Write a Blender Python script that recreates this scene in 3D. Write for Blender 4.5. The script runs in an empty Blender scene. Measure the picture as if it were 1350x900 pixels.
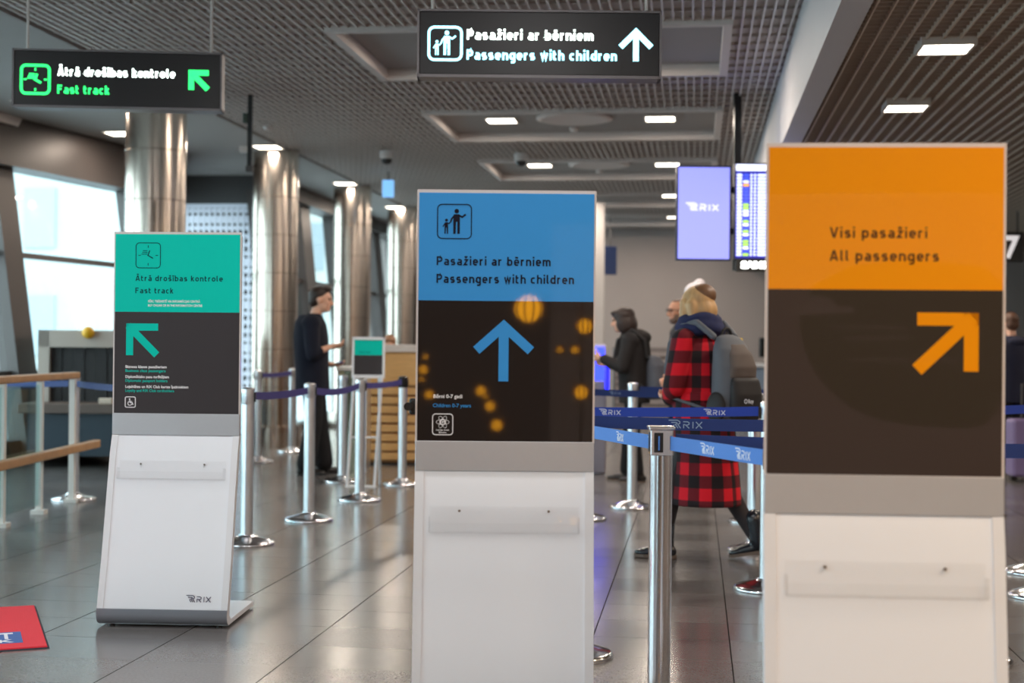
import bpy, bmesh, math, random
from mathutils import Vector, Matrix, Euler
random.seed(7)
PI = math.pi
SC = bpy.context.scene
COL = SC.collection

# ------------------------------------------------------------------ camera, world, light, exposure
F = 1875.0                      # focal length in pixels of the 1350 px wide frame
YAW = math.radians(7.4)         # the hall runs along +Y; the camera looks a little left of it
PITCH = 8.0 / F
ROLL = 0.0095
CAM = Vector((0, 0, 1.28))
f0 = Vector((-math.sin(YAW), math.cos(YAW), 0)); r0 = Vector((math.cos(YAW), math.sin(YAW), 0)); z0 = Vector((0, 0, 1))
fw = (f0 * math.cos(PITCH) + z0 * math.sin(PITCH)).normalized()
u1 = -f0 * math.sin(PITCH) + z0 * math.cos(PITCH)
up = u1 * math.cos(ROLL) - r0 * math.sin(ROLL)
rt = r0 * math.cos(ROLL) + u1 * math.sin(ROLL)
cd = bpy.data.cameras.new('camera'); cam = bpy.data.objects.new('camera', cd); COL.objects.link(cam)
cam.matrix_world = Matrix(((rt.x, up.x, -fw.x, CAM.x), (rt.y, up.y, -fw.y, CAM.y), (rt.z, up.z, -fw.z, CAM.z), (0, 0, 0, 1)))
cd.sensor_width = 36; cd.lens = 50; cd.clip_end = 300
cd.dof.use_dof = True; cd.dof.focus_distance = 5.9; cd.dof.aperture_fstop = 2.3
SC.camera = cam

W = bpy.data.worlds.new('sky'); SC.world = W; W.use_nodes = True
wn = W.node_tree.nodes
bg = wn['Background']; bg.inputs[0].default_value = (0.82, 0.93, 1.0, 1); bg.inputs[1].default_value = 5.0
SC.view_settings.view_transform = 'Standard'; SC.view_settings.look = 'None'
SC.view_settings.exposure = 0.42; SC.view_settings.gamma = 1.0
try: SC.view_settings.use_curve_mapping = False
except Exception: pass
SC.cycles.use_denoising = True
SC.cycles.max_bounces = 8; SC.cycles.transparent_max_bounces = 16
SC.cycles.caustics_reflective = False; SC.cycles.caustics_refractive = False
SC.cycles.sample_clamp_indirect = 6.0
LAMP_W = 30.0
WARM = (1.0, 0.86, 0.72)
NEUT = (1.0, 0.96, 0.94)

def area_light(name, loc, size, power, col, rot=(0, 0, 0), size_y=None, parent=None):
    d = bpy.data.lights.new(name, 'AREA'); d.energy = power; d.color = col
    if size_y: d.shape = 'RECTANGLE'; d.size = size; d.size_y = size_y
    else: d.shape = 'SQUARE'; d.size = size
    o = bpy.data.objects.new(name, d); COL.objects.link(o); o.location = loc; o.rotation_euler = rot
    if parent: o.parent = parent
    return o
# the hall goes on behind the camera and to the right: its ceiling lamps there
for (x, y) in ((-2.2, -3.6), (-0.4, -3.6), (-2.2, 0.6), (-0.4, 0.6), (-2.2, 4.4), (-0.4, 4.4), (-5.3, 0.6), (-5.3, 4.4)):
    area_light('hall_lamp_light', (x, y, 3.70), 0.34, LAMP_W * 0.9, NEUT)
for (x, y) in ((2.0, -2.6), (2.0, 0.0), (2.0, 2.4), (4.4, -2.6), (4.4, 0.0), (4.4, 2.4), (4.4, 4.9), (4.4, 7.2), (6.5, 2.4), (6.5, 7.2)):
    area_light('hall_lamp_light', (x, y, 3.10), 0.34, LAMP_W * 1.15, (1.0, 0.74, 0.50))

# ------------------------------------------------------------------ helpers
def P(px, py, d):
    return CAM + d * (fw + rt * ((px - 675) / F) - up * ((py - 450) / F))
def G(px, py, z=0.0):
    ray = fw + rt * ((px - 675) / F) - up * ((py - 450) / F)
    return CAM + ray * ((z - CAM.z) / ray.z)
def CX(x, d, z=0.0):                                   # camera-aligned metric position: x to the right, d ahead
    return Vector((CAM.x, CAM.y, 0)) + r0 * x + f0 * d + Vector((0, 0, z))

def lin(c):
    return tuple(((v / 255.0) / 12.92 if v / 255.0 <= 0.04045 else ((v / 255.0 + 0.055) / 1.055) ** 2.4) for v in c)
MATS = {}
def mat(name, rgb, rough=0.5, metal=0.0, coat=0.0, emit=0.0, spec=0.5, noise=0.0, nscale=8.0, aniso=0.0, stretch=None, bump=0.0):
    if name in MATS: return MATS[name]
    m = bpy.data.materials.new(name); m.use_nodes = True
    nt = m.node_tree; b = nt.nodes['Principled BSDF']
    c = lin(rgb) + (1,)
    b.inputs['Base Color'].default_value = c
    b.inputs['Roughness'].default_value = rough; b.inputs['Metallic'].default_value = metal
    b.inputs['Coat Weight'].default_value = coat; b.inputs['Coat Roughness'].default_value = 0.03
    b.inputs['Specular IOR Level'].default_value = spec
    if emit:
        b.inputs['Emission Color'].default_value = c; b.inputs['Emission Strength'].default_value = emit
    if noise or bump:
        tc = nt.nodes.new('ShaderNodeTexCoord'); mp = nt.nodes.new('ShaderNodeMapping'); nz = nt.nodes.new('ShaderNodeTexNoise')
        nt.links.new(tc.outputs['Object'], mp.inputs[0]); nt.links.new(mp.outputs[0], nz.inputs['Vector'])
        if stretch: mp.inputs['Scale'].default_value = stretch
        nz.inputs['Scale'].default_value = nscale; nz.inputs['Detail'].default_value = 5
        if noise:
            mx = nt.nodes.new('ShaderNodeMix'); mx.data_type = 'RGBA'
            mx.inputs['A'].default_value = tuple(v * (1 - noise) for v in c[:3]) + (1,)
            mx.inputs['B'].default_value = tuple(min(1, v * (1 + noise)) for v in c[:3]) + (1,)
            nt.links.new(nz.outputs['Fac'], mx.inputs['Factor']); nt.links.new(mx.outputs['Result'], b.inputs['Base Color'])
        if bump:
            bp = nt.nodes.new('ShaderNodeBump'); bp.inputs['Strength'].default_value = bump; bp.inputs['Distance'].default_value = 0.01
            nt.links.new(nz.outputs['Fac'], bp.inputs['Height']); nt.links.new(bp.outputs[0], b.inputs['Normal'])
    MATS[name] = m
    return m
def glass(name, tint, refl=0.08, rough=0.0):
    if name in MATS: return MATS[name]
    m = bpy.data.materials.new(name); m.use_nodes = True; nt = m.node_tree
    for n in list(nt.nodes): nt.nodes.remove(n)
    o = nt.nodes.new('ShaderNodeOutputMaterial'); mx = nt.nodes.new('ShaderNodeMixShader')
    t = nt.nodes.new('ShaderNodeBsdfTransparent'); g = nt.nodes.new('ShaderNodeBsdfGlossy'); fr = nt.nodes.new('ShaderNodeLayerWeight')
    pw = nt.nodes.new('ShaderNodeMath'); pw.operation = 'POWER'; pw.inputs[1].default_value = 4.0
    ad = nt.nodes.new('ShaderNodeMath'); ad.operation = 'MULTIPLY_ADD'; ad.inputs[1].default_value = 0.55; ad.inputs[2].default_value = refl * 0.06; ad.use_clamp = True
    t.inputs[0].default_value = lin(tint) + (1,); g.inputs['Roughness'].default_value = rough; fr.inputs[0].default_value = 0.5
    nt.links.new(fr.outputs['Facing'], pw.inputs[0]); nt.links.new(pw.outputs[0], ad.inputs[0]); nt.links.new(ad.outputs[0], mx.inputs[0])
    nt.links.new(t.outputs[0], mx.inputs[1]); nt.links.new(g.outputs[0], mx.inputs[2]); nt.links.new(mx.outputs[0], o.inputs[0])
    MATS[name] = m
    return m

def tag(o, label=None, cat=None, group=None, kind=None):
    if label: o['label'] = label
    if cat: o['category'] = cat
    if group: o['group'] = group
    if kind: o['kind'] = kind
    return o
def thing(name, label, cat, loc=(0, 0, 0), rotz=0.0, group=None):
    o = bpy.data.objects.new(name, None); COL.objects.link(o)
    o.location = loc; o.rotation_euler = (0, 0, rotz); o.empty_display_size = 0.1
    return tag(o, label, cat, group)
def obj(name, bm, m, parent=None, smooth=False, label=None):
    me = bpy.data.meshes.new(name)
    bmesh.ops.recalc_face_normals(bm, faces=bm.faces)
    bm.to_mesh(me); bm.free()
    if smooth:
        for p in me.polygons: p.use_smooth = True
    o = bpy.data.objects.new(name, me); COL.objects.link(o)
    for k in (m if isinstance(m, (list, tuple)) else [m]): me.materials.append(k)
    if parent: o.parent = parent
    if label: o['label'] = label
    return o
def autosmooth(o, ang=35):
    me = o.data
    for p in me.polygons: p.use_smooth = True
    bm = bmesh.new(); bm.from_mesh(me)
    for e in bm.edges:
        e.smooth = not (len(e.link_faces) == 2 and e.calc_face_angle(0) > math.radians(ang))
    bm.to_mesh(me); bm.free()
    return o
def BM(): return bmesh.new()
def box(bm, lo, hi, mi=0, mtx=None, bevel=0.0):
    x0, y0, z0_ = lo; x1, y1, z1 = hi
    vs = [bm.verts.new(Vector(v) if mtx is None else mtx @ Vector(v)) for v in
          ((x0, y0, z0_), (x1, y0, z0_), (x1, y1, z0_), (x0, y1, z0_), (x0, y0, z1), (x1, y0, z1), (x1, y1, z1), (x0, y1, z1))]
    fs = []
    for q in ((0, 3, 2, 1), (4, 5, 6, 7), (0, 1, 5, 4), (1, 2, 6, 5), (2, 3, 7, 6), (3, 0, 4, 7)):
        f = bm.faces.new([vs[i] for i in q]); f.material_index = mi; fs.append(f)
    if bevel:
        es = list({e for f in fs for e in f.edges})
        bmesh.ops.bevel(bm, geom=es, offset=bevel, segments=2, affect='EDGES', profile=0.5)
    return bm
def cyl(bm, p, q, r, r2=None, seg=24, mi=0):
    p = Vector(p); q = Vector(q); r2 = r if r2 is None else r2
    d = (q - p); L = d.length; rot = d.to_track_quat('Z', 'Y').to_matrix().to_4x4()
    n0 = len(bm.faces)
    bmesh.ops.create_cone(bm, cap_ends=True, segments=seg, radius1=r, radius2=r2, depth=L, matrix=Matrix.Translation((p + q) / 2) @ rot)
    bm.faces.ensure_lookup_table()
    for f in bm.faces[n0:]: f.material_index = mi
    return bm
def lathe(bm, prof, seg=32, c=(0, 0)):
    rings = []
    for (r, z) in prof:
        rings.append([bm.verts.new((c[0] + r * math.cos(2 * PI * i / seg), c[1] + r * math.sin(2 * PI * i / seg), z)) for i in range(seg)])
    for a, b in zip(rings, rings[1:]):
        for i in range(seg):
            j = (i + 1) % seg
            bm.faces.new((a[i], a[j], b[j], b[i]))
    bm.faces.new(list(reversed(rings[0]))); bm.faces.new(rings[-1])
    return bm
def prism(bm, pts, axis_lo, axis_hi, plane='XZ', mi=0):
    """closed outline (2D) swept between two values of the third axis"""
    def v(p, t):
        if plane == 'XZ': return (p[0], t, p[1])
        if plane == 'YZ': return (t, p[0], p[1])
        return (p[0], p[1], t)
    a = [bm.verts.new(v(p, axis_lo)) for p in pts]; b = [bm.verts.new(v(p, axis_hi)) for p in pts]
    n = len(pts)
    for i in range(n):
        f = bm.faces.new((a[i], a[(i + 1) % n], b[(i + 1) % n], b[i])); f.material_index = mi
    f = bm.faces.new(a); f.material_index = mi; f = bm.faces.new(list(reversed(b))); f.material_index = mi
    return bm

# 2D marks on a plane: x right, z up, facing -Y, standing from y to y-t
def stroke(bm, pts, w, y=0.0, t=0.0006, closed=False):
    n = len(pts); L = []; R = []
    for i in range(n):
        p = Vector(pts[i])
        a = Vector(pts[i - 1]) if (i > 0 or closed) else None
        b = Vector(pts[(i + 1) % n]) if (i < n - 1 or closed) else None
        d1 = (p - a).normalized() if a is not None else None
        d2 = (b - p).normalized() if b is not None else None
        if d1 is None: d1 = d2
        if d2 is None: d2 = d1
        n1 = Vector((-d1.y, d1.x)); n2 = Vector((-d2.y, d2.x))
        m = (n1 + n2)
        m = n1 if m.length < 1e-6 else m.normalized()
        k = w / 2 / max(0.35, m.dot(n1))
        L.append(p + m * k); R.append(p - m * k)
    rng = range(n if closed else n - 1)
    for i in rng:
        j = (i + 1) % n
        q = [L[i], L[j], R[j], R[i]]
        v0 = [bm.verts.new((v.x, y, v.y)) for v in q]; v1 = [bm.verts.new((v.x, y - t, v.y)) for v in q]
        bm.faces.new(v1); bm.faces.new(list(reversed(v0)))
        for e in range(4):
            bm.faces.new((v0[e], v0[(e + 1) % 4], v1[(e + 1) % 4], v1[e]))
    return bm
def poly(bm, pts, y=0.0, t=0.0006):
    return prism(bm, pts, y, y - t, 'XZ')
def rrect(cx, cz, w, h, r, n=6):
    out = []
    for (sx, sz, a0) in ((1, 1, 0), (-1, 1, 90), (-1, -1, 180), (1, -1, 270)):
        for i in range(n + 1):
            a = math.radians(a0 + 90 * i / n)
            out.append((cx + sx * (w / 2 - r) + r * math.cos(a), cz + sz * (h / 2 - r) + r * math.sin(a)))
    return out
def disc(cx, cz, r, n=20, sx=1.0):
    return [(cx + sx * r * math.cos(2 * PI * i / n), cz + r * math.sin(2 * PI * i / n)) for i in range(n)]

# a plain rounded-corner sign alphabet drawn with strokes; capital height 1, stroke measured on the centre line
def _arc(cx, cz, rx, rz, a0, a1, n=8):
    return [(cx + rx * math.cos(math.radians(a0 + (a1 - a0) * i / n)), cz + rz * math.sin(math.radians(a0 + (a1 - a0) * i / n))) for i in range(n + 1)]
XH = .72
def _glyphs(w):
    h = w / 2; B = h; T = 1 - h; X = XH - h; lw = .50     # lw = centre-line width of a round letter
    def bowl(x0, x1, a=.19):                                # closed rounded box at x-height
        a = min(a, (x1 - x0) / 2)
        return [(x0, B + a)] + _arc(x0 + a, B + a, a, a, 180, 270) + _arc(x1 - a, B + a, a, a, 270, 360) + _arc(x1 - a, X - a, a, a, 0, 90) + _arc(x0 + a, X - a, a, a, 90, 180) + [(x0, B + a)]
    r = .40; g = {}
    def arch(x0, x1): return [(x0, 0), (x0, X - .17)] + _arc(x0 + .17, X - .17, .17, .17, 180, 90)[1:] + _arc(x1 - .17, X - .17, .17, .17, 90, 0) + [(x1, 0)]
    g['o'] = (r, [bowl(0, r)]); 
    g['b'] = (r, [[(0, 0), (0, 1)], bowl(0, r)]); g['d'] = (r, [[(r, 0), (r, 1)], bowl(0, r)])
    g['p'] = (r, [[(0, -.26), (0, XH)], bowl(0, r)]); 
    g['g'] = (r, [bowl(0, r), [(r, XH), (r, -.10)] + _arc(r - .15, -.10, .15, .12, 0, -90)[1:] + [(.06, -.22)]])
    g['a'] = (r - .02, [[(.03, X)] + _arc(r - .19, X - .17, .17, .17, 90, 0) + [(r - .02, 0)], [(r - .02, X * .56), (.15, X * .56)] + _arc(.14, (X * .56 + B) / 2, .14, (X * .56 - B) / 2, 90, 270) + [(r - .02, B)]])
    g['c'] = (r - .05, [[(r - .05, X), (.18, X)] + _arc(.18, X - .18, .18, .18, 90, 180)[1:] + _arc(.18, B + .18, .18, .18, 180, 270) + [(r - .05, B)]])
    g['e'] = (r, [[(0, .36), (r, .36), (r, X - .17)] + _arc(r - .18, X - .18, .18, .18, 0, 90)[1:] + _arc(.18, X - .18, .18, .18, 90, 180) + _arc(.18, B + .18, .18, .18, 180, 270) + [(r - .04, B)]])
    g['h'] = (r, [[(0, 0), (0, 1)], arch(0, r)[1:]]); g['n'] = (r, [[(0, 0), (0, XH)], arch(0, r)[1:]])
    g['m'] = (r * 1.75, [[(0, 0), (0, XH)], arch(0, r * .875)[1:], arch(r * .875, r * 1.75)[1:]])
    g['r'] = (.24, [[(0, 0), (0, XH)], [(0, X - .17)] + _arc(.17, X - .17, .17, .17, 180, 90)[1:] + [(.26, X)]])
    g['i'] = (0, [[(0, 0), (0, XH)], [(0, .86), (0, .86 + w)]]); g['ı'] = (0, [[(0, 0), (0, XH)]])
    g['l'] = (.10, [[(0, 1), (0, B + .10)] + _arc(.10, B + .10, .10, .10, 180, 270)[1:] + [(.14, B)]])
    g['t'] = (.22, [[(0, .94), (0, B + .12)] + _arc(.12, B + .12, .12, .12, 180, 270)[1:] + [(.24, B)], [(-.10, X), (.23, X)]])
    g['f'] = (.2, [[(.22, T), (.12, T), (0, T - .12), (0, 0)], [(-.1, X), (.2, X)]])
    g['k'] = (.36, [[(0, 0), (0, 1)], [(.34, XH), (.04, .34)], [(.13, .42), (.37, 0)]])
    sh = (X - B) / 4
    g['s'] = (r - .04, [[(r - .05, X)] + [(.14, X)] + _arc(.13, X - sh, .13, sh, 90, 270) + [(r - .17, X - 2 * sh)] + _arc(r - .17, B + sh, .13, sh, 90, -90) + [(.0, B)]])
    g['u'] = (r, [[(0, XH), (0, B + .17)] + _arc(.17, B + .17, .17, .17, 180, 270)[1:] + _arc(r - .17, B + .17, .17, .17, 270, 360) + [(r, XH)], [(r, 0), (r, XH)]])
    g['w'] = (.62, [[(0, XH), (.155, h), (.31, XH - .05), (.465, h), (.62, XH)]])
    g['v'] = (.42, [[(0, XH), (.21, h), (.42, XH)]])
    g['z'] = (.34, [[(0, X), (.34, X), (0, B), (.36, B)]])
    g['A'] = (.56, [[(0, 0), (.245, T), (.315, T), (.56, 0)], [(.11, .27), (.45, .27)]])
    g['F'] = (.42, [[(0, 0), (0, T), (.45, T)], [(0, .53), (.39, .53)]])
    g['P'] = (.46, [[(0, 0), (0, T), (.26, T)] + _arc(.26, (T + .44) / 2, .20, (T - .44) / 2, 90, -90) + [(0, .44)]])
    g['V'] = (.54, [[(0, 1), (.24, h), (.30, h), (.54, 1)]])
    mac = lambda cx, z: [[(cx - .16, z), (cx + .16, z)]]
    car = lambda cx, z: [[(cx - .14, z + .14), (cx, z), (cx + .14, z + .14)]]
    g['ā'] = (g['a'][0], g['a'][1] + mac(.19, .92)); g['ē'] = (g['e'][0], g['e'][1] + mac(.2, .92)); g['ī'] = (0, g['ı'][1] + mac(0, .92))
    g['š'] = (g['s'][0], g['s'][1] + car(.18, .88)); g['ž'] = (g['z'][0], g['z'][1] + car(.18, .88)); g['Ā'] = (g['A'][0], g['A'][1] + mac(.28, 1.18))
    return g
def sign_text(bm, s, x, z, width, cap_, y=0.0, t=0.0006, w=.175, gap=.16):
    g = _glyphs(w); adv = 0; out = []
    for ch in s:
        if ch == ' ': adv += .40; continue
        wd, st = g[ch]
        out.append((adv + w / 2, st)); adv += wd + w + gap
    total = adv - gap; k = cap_; kx = width / total
    for (ox, st) in out:
        for pts in st:
            q = [(x + (ox + p[0]) * kx, z + p[1] * k) for p in pts]
            cl = len(q) > 3 and (Vector(q[0]) - Vector(q[-1])).length < 1e-6
            stroke(bm, q[:-1] if cl else q, w * k, y, t, cl)
    return bm

_cap = {}
def text_bm(bm, s, x, z, width, cap, y=0.0, t=0.0006, bold=0.012, align='L'):
    """a line of lettering: x = left end, z = baseline, width and capital height in metres"""
    def mk(st):
        c = bpy.data.curves.new('lettering', 'FONT'); c.body = st; c.size = 1.0; c.offset = bold; c.resolution_u = 3
        o = bpy.data.objects.new('lettering', c); COL.objects.link(o)
        dg = bpy.context.evaluated_depsgraph_get(); dg.update()
        me = bpy.data.meshes.new_from_object(o.evaluated_get(dg))
        bpy.data.objects.remove(o); bpy.data.curves.remove(c)
        return me
    key = round(bold, 4)
    if key not in _cap:
        m0 = mk('H'); _cap[key] = max(v.co.y for v in m0.vertices); bpy.data.meshes.remove(m0)
    me = mk(s)
    xs = [v.co.x for v in me.vertices]; xa, xb = min(xs), max(xs)
    sx = width / (xb - xa); sz = cap / _cap[key]
    if align == 'C': x = x - width / 2
    vs = [bm.verts.new((x + (v.co.x - xa) * sx, y - t, z + v.co.y * sz)) for v in me.vertices]
    new = []
    for p in me.polygons:
        try: new.append(bm.faces.new([vs[i] for i in p.vertices]))
        except ValueError: pass
    bpy.data.meshes.remove(me)
    return bm
def logo_bm(bm, x, z, h, y=0.0, t=0.0006, sx=1.0, w=0.13):
    """winged R mark followed by R I X; x = left, z = bottom, h = height"""
    S = lambda pts: [(x + p[0] * h * sx, z + p[1] * h) for p in pts]
    for pts in ([(0, 1.0), (1.0, 1.0), (1.28, .82), (1.28, .62), (1.05, .46), (1.38, 0)],
                [(.30, .72), (.88, .72), (.98, .62), (.78, .46), (1.08, 0)],
                [(.62, .46), (.60, .30), (.80, 0)],
                [(1.72, 0), (1.72, .46), (1.90, .46)], [(1.66, .82), (2.15, .82), (2.34, .70), (2.34, .52), (2.15, .40), (1.95, .40), (2.36, 0)],
                [(2.78, 0), (2.78, .82)], [(3.12, .82), (3.82, 0)], [(3.82, .82), (3.12, 0)]):
        stroke(bm, S(pts), w * h, y, t)
    return bm
def arrow_pts(cx, cz, s, deg, hw=0.09):
    """outline of the sign arrow pointing up, size s, turned by deg (counter-clockwise)"""
    w = hw
    pts = [(0, .5), (.52, -.02), (.40, -.14), (w, .19), (w, -.5), (-w, -.5), (-w, .19), (-.40, -.14), (-.52, -.02)]
    a = math.radians(deg); c, s_ = math.cos(a), math.sin(a)
    return [(cx + s * (p[0] * c - p[1] * s_), cz + s * (p[0] * s_ + p[1] * c)) for p in pts]
def arrow_bm(bm, cx, cz, s, deg, y=0.0, t=0.0006, hw=0.09, head=0.12):
    """three bars: shaft and the two barbs of the head"""
    a = math.radians(deg); c, sn = math.cos(a), math.sin(a)
    R = lambda p: (cx + s * (p[0] * c - p[1] * sn), cz + s * (p[0] * sn + p[1] * c))
    stroke(bm, [R((0, -.5)), R((0, .36))], 2 * hw * s, y, t)
    stroke(bm, [R((-.46, -.08)), R((0, .38)), R((.46, -.08))], 2 * hw * s, y, t)
    return bm
def family_bm(bm, cx, cz, s, y=0.0, t=0.0006):
    """adult holding a child's hand; s = height of the surrounding frame"""
    A = lambda x, z: (cx + x * s, cz + z * s)
    poly(bm, disc(*A(.06, .29), .065 * s), y, t)
    poly(bm, [A(-.02, .20), A(.14, .20), A(.155, .06), A(.155, -.36), A(.085, -.36), A(.08, -.02), A(.045, -.02), A(.035, -.36), A(-.035, -.36), A(-.035, .06)], y, t)
    stroke(bm, [A(.12, .17), A(.22, .12), A(.32, .20)], .05 * s, y, t)
    stroke(bm, [A(0, .17), A(-.08, .07), A(-.11, -.02)], .045 * s, y, t)
    poly(bm, disc(*A(-.23, .03), .042 * s), y, t)
    poly(bm, [A(-.27, -.03), A(-.19, -.03), A(-.18, -.15), A(-.18, -.36), A(-.215, -.36), A(-.225, -.18), A(-.24, -.18), A(-.25, -.36), A(-.285, -.36), A(-.28, -.15)], y, t)
    stroke(bm, [A(-.21, -.05), A(-.16, -.07), A(-.11, -.02)], .032 * s, y, t)
    stroke(bm, [A(-.26, -.05), A(-.33, -.16)], .032 * s, y, t)
    return bm
def clock_bm(bm, cx, cz, s, y=0.0, t=0.0006, w=0.03):
    A = lambda x, z: (cx + x * s, cz + z * s)
    for (p, q) in (((0, .41), (0, .31)), ((0, -.31), (0, -.41)), ((-.40, 0), (-.30, 0)), ((.30, 0), (.40, 0))):
        stroke(bm, [A(*p), A(*q)], w * s, y, t)
    stroke(bm, [A(.06, .20), A(-.01, .0), A(.20, -.12)], w * 1.5 * s, y, t)
    for i, z in enumerate((.19, .12, .05)):
        stroke(bm, [A(-.22 - .03 * i, z), A(-.03, z)], w * s, y, t)
    return bm

# ------------------------------------------------------------------ materials
def floor_material():
    m = bpy.data.materials.new('grey_stone_tile'); m.use_nodes = True; nt = m.node_tree; b = nt.nodes['Principled BSDF']
    N = nt.nodes.new; Lk = nt.links.new
    geo = N('ShaderNodeTexCoord'); sep = N('ShaderNodeSeparateXYZ'); Lk(geo.outputs['Object'], sep.inputs[0])
    def M(op, a, b_=None, c=None):
        n = N('ShaderNodeMath'); n.operation = op
        for i, v in enumerate((a, b_, c)):
            if v is None: continue
            if isinstance(v, (int, float)): n.inputs[i].default_value = v
            else: Lk(v, n.inputs[i])
        return n.outputs[0]
    ox = G(968, 900).x; oy = G(130, 840).y
    u = M('DIVIDE', M('SUBTRACT', sep.outputs[0], ox), 0.6); v = M('DIVIDE', M('SUBTRACT', sep.outputs[1], oy), 0.405)
    fu = M('FRACT', M('ADD', u, 200)); fv = M('FRACT', M('ADD', v, 200))
    du = M('MULTIPLY', M('MINIMUM', fu, M('SUBTRACT', 1, fu)), 0.6); dv = M('MULTIPLY', M('MINIMUM', fv, M('SUBTRACT', 1, fv)), 0.405)
    g = M('MAXIMUM', M('LESS_THAN', du, 0.0027), M('MULTIPLY', M('LESS_THAN', dv, 0.0022), 0.7))
    cmb = N('ShaderNodeCombineXYZ'); Lk(M('FLOOR', u), cmb.inputs[0]); Lk(M('FLOOR', v), cmb.inputs[1])
    wn_ = N('ShaderNodeTexWhiteNoise'); wn_.noise_dimensions = '2D'; Lk(cmb.outputs[0], wn_.inputs['Vector'])
    nz = N('ShaderNodeTexNoise'); nz.inputs['Scale'].default_value = 90; nz.inputs['Detail'].default_value = 3; Lk(geo.outputs['Object'], nz.inputs['Vector'])
    nz2 = N('ShaderNodeTexNoise'); nz2.inputs['Scale'].default_value = 2.2; nz2.inputs['Detail'].default_value = 4; Lk(geo.outputs['Object'], nz2.inputs['Vector'])
    k = M('ADD', M('MULTIPLY', wn_.outputs['Value'], 0.3), M('ADD', M('MULTIPLY', nz.outputs['Fac'], 0.5), M('MULTIPLY', nz2.outputs['Fac'], 0.25)))
    rmp = N('ShaderNodeMix'); rmp.data_type = 'RGBA'; Lk(k, rmp.inputs['Factor'])
    rmp.inputs['A'].default_value = lin((74, 71, 71)) + (1,); rmp.inputs['B'].default_value = lin((126, 122, 121)) + (1,)
    mg = N('ShaderNodeMix'); mg.data_type = 'RGBA'; Lk(g, mg.inputs['Factor']); Lk(rmp.outputs['Result'], mg.inputs['A'])
    mg.inputs['B'].default_value = lin((40, 38, 38)) + (1,)
    Lk(mg.outputs['Result'], b.inputs['Base Color'])
    b.inputs['Specular IOR Level'].default_value = 0.6
    rg = M('MAXIMUM', M('MULTIPLY_ADD', wn_.outputs['Value'], 0.035, 0.20), M('MULTIPLY', g, 0.75)); Lk(rg, b.inputs['Roughness'])
    Lk(M('MULTIPLY_ADD', g, -0.6, 0.6), b.inputs['Specular IOR Level'])
    return m
def plaid_material():
    m = bpy.data.materials.new('red_black_plaid'); m.use_nodes = True; nt = m.node_tree; b = nt.nodes['Principled BSDF']
    N = nt.nodes.new; Lk = nt.links.new
    tc = N('ShaderNodeTexCoord'); sep = N('ShaderNodeSeparateXYZ'); Lk(tc.outputs['Object'], sep.inputs[0])
    def M(op, a, b_=None):
        n = N('ShaderNodeMath'); n.operation = op
        for i, v in enumerate((a, b_)):
            if v is None: continue
            if isinstance(v, (int, float)): n.inputs[i].default_value = v
            else: Lk(v, n.inputs[i])
        return n.outputs[0]
    ang = M('MULTIPLY', M('ARCTAN2', sep.outputs[1], sep.outputs[0]), 0.20)
    a = M('LESS_THAN', M('FRACT', M('ADD', M('DIVIDE', ang, 0.13), 10.1)), 0.5)
    c = M('LESS_THAN', M('FRACT', M('ADD', M('DIVIDE', sep.outputs[2], 0.155), 10.0)), 0.5)
    s = M('MULTIPLY', M('ADD', a, c), 0.5)
    r = N('ShaderNodeValToRGB'); Lk(s, r.inputs[0]); r.color_ramp.interpolation = 'CONSTANT'
    r.color_ramp.elements[0].color = lin((218, 14, 38)) + (1,); r.color_ramp.elements[0].position = 0
    r.color_ramp.elements[1].color = lin((24, 14, 20)) + (1,); r.color_ramp.elements[1].position = 0.8
    e = r.color_ramp.elements.new(0.3); e.color = lin((104, 10, 26)) + (1,)
    Lk(r.outputs[0], b.inputs['Base Color']); b.inputs['Roughness'].default_value = 0.9
    return m
def wood_material(name, rgb, sc=(1, 1, 12), rough=0.4):
    return mat(name, rgb, rough=rough, noise=0.22, nscale=6, stretch=sc)

M_floor = floor_material()
M_wall = mat('beige_grey_plaster', (166, 155, 151), 0.8, noise=0.04, nscale=1.5)
M_white = mat('white_lacquer', (231, 233, 239), 0.32, noise=0.01)
M_whiteedge = mat('white_edge', (222, 222, 226), 0.3)
M_silver = mat('silver_strip', (186, 186, 190), 0.38, metal=0.35, noise=0.02, nscale=60)
M_baseband = mat('grey_curved_metal', (150, 152, 160), 0.32, metal=0.6)
M_acryl = glass('clear_acrylic', (254, 254, 254), 0.1, 0.02)
M_acrylsheet = mat('acrylic_sheet', (214, 206, 204), 0.12, coat=0.5)
M_screw = mat('screw_steel', (120, 112, 108), 0.35, metal=0.8)
M_blackplastic = mat('black_plastic', (18, 18, 20), 0.4)
M_alu = mat('satin_aluminium', (226, 228, 232), 0.33, metal=1.0)
M_chrome = mat('polished_chrome', (216, 216, 220), 0.16, metal=1.0)
M_colsteel = mat('brushed_column_steel', (196, 182, 170), 0.22, metal=1.0, noise=0.05, nscale=3, stretch=(1, 1, 0.2))
M_dark = mat('dark_grey_metal', (70, 66, 66), 0.5, metal=0.2)
M_mullion = mat('mullion_grey', (76, 69, 67), 0.45, metal=0.3)
M_glass = glass('window_glass', (236, 246, 246), 0.15)
M_slat = mat('ceiling_slat', (205, 199, 195), 0.5, noise=0.03)
M_ceilback = mat('ceiling_backing', (176, 169, 165), 0.8, noise=0.08, nscale=3)
M_plaster = mat('ceiling_plaster', (150, 145, 142), 0.8, noise=0.04, nscale=2)
M_cove = mat('cove_white', (205, 196, 192), 0.7, noise=0.03)
M_beam = mat('beam_paint', (204, 200, 203), 0.6, noise=0.04, nscale=2)
M_lampon = mat('lamp_diffuser', (255, 244, 226), 0.4, emit=9.0)
M_lampframe = mat('lamp_frame', (210, 205, 200), 0.4)
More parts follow.
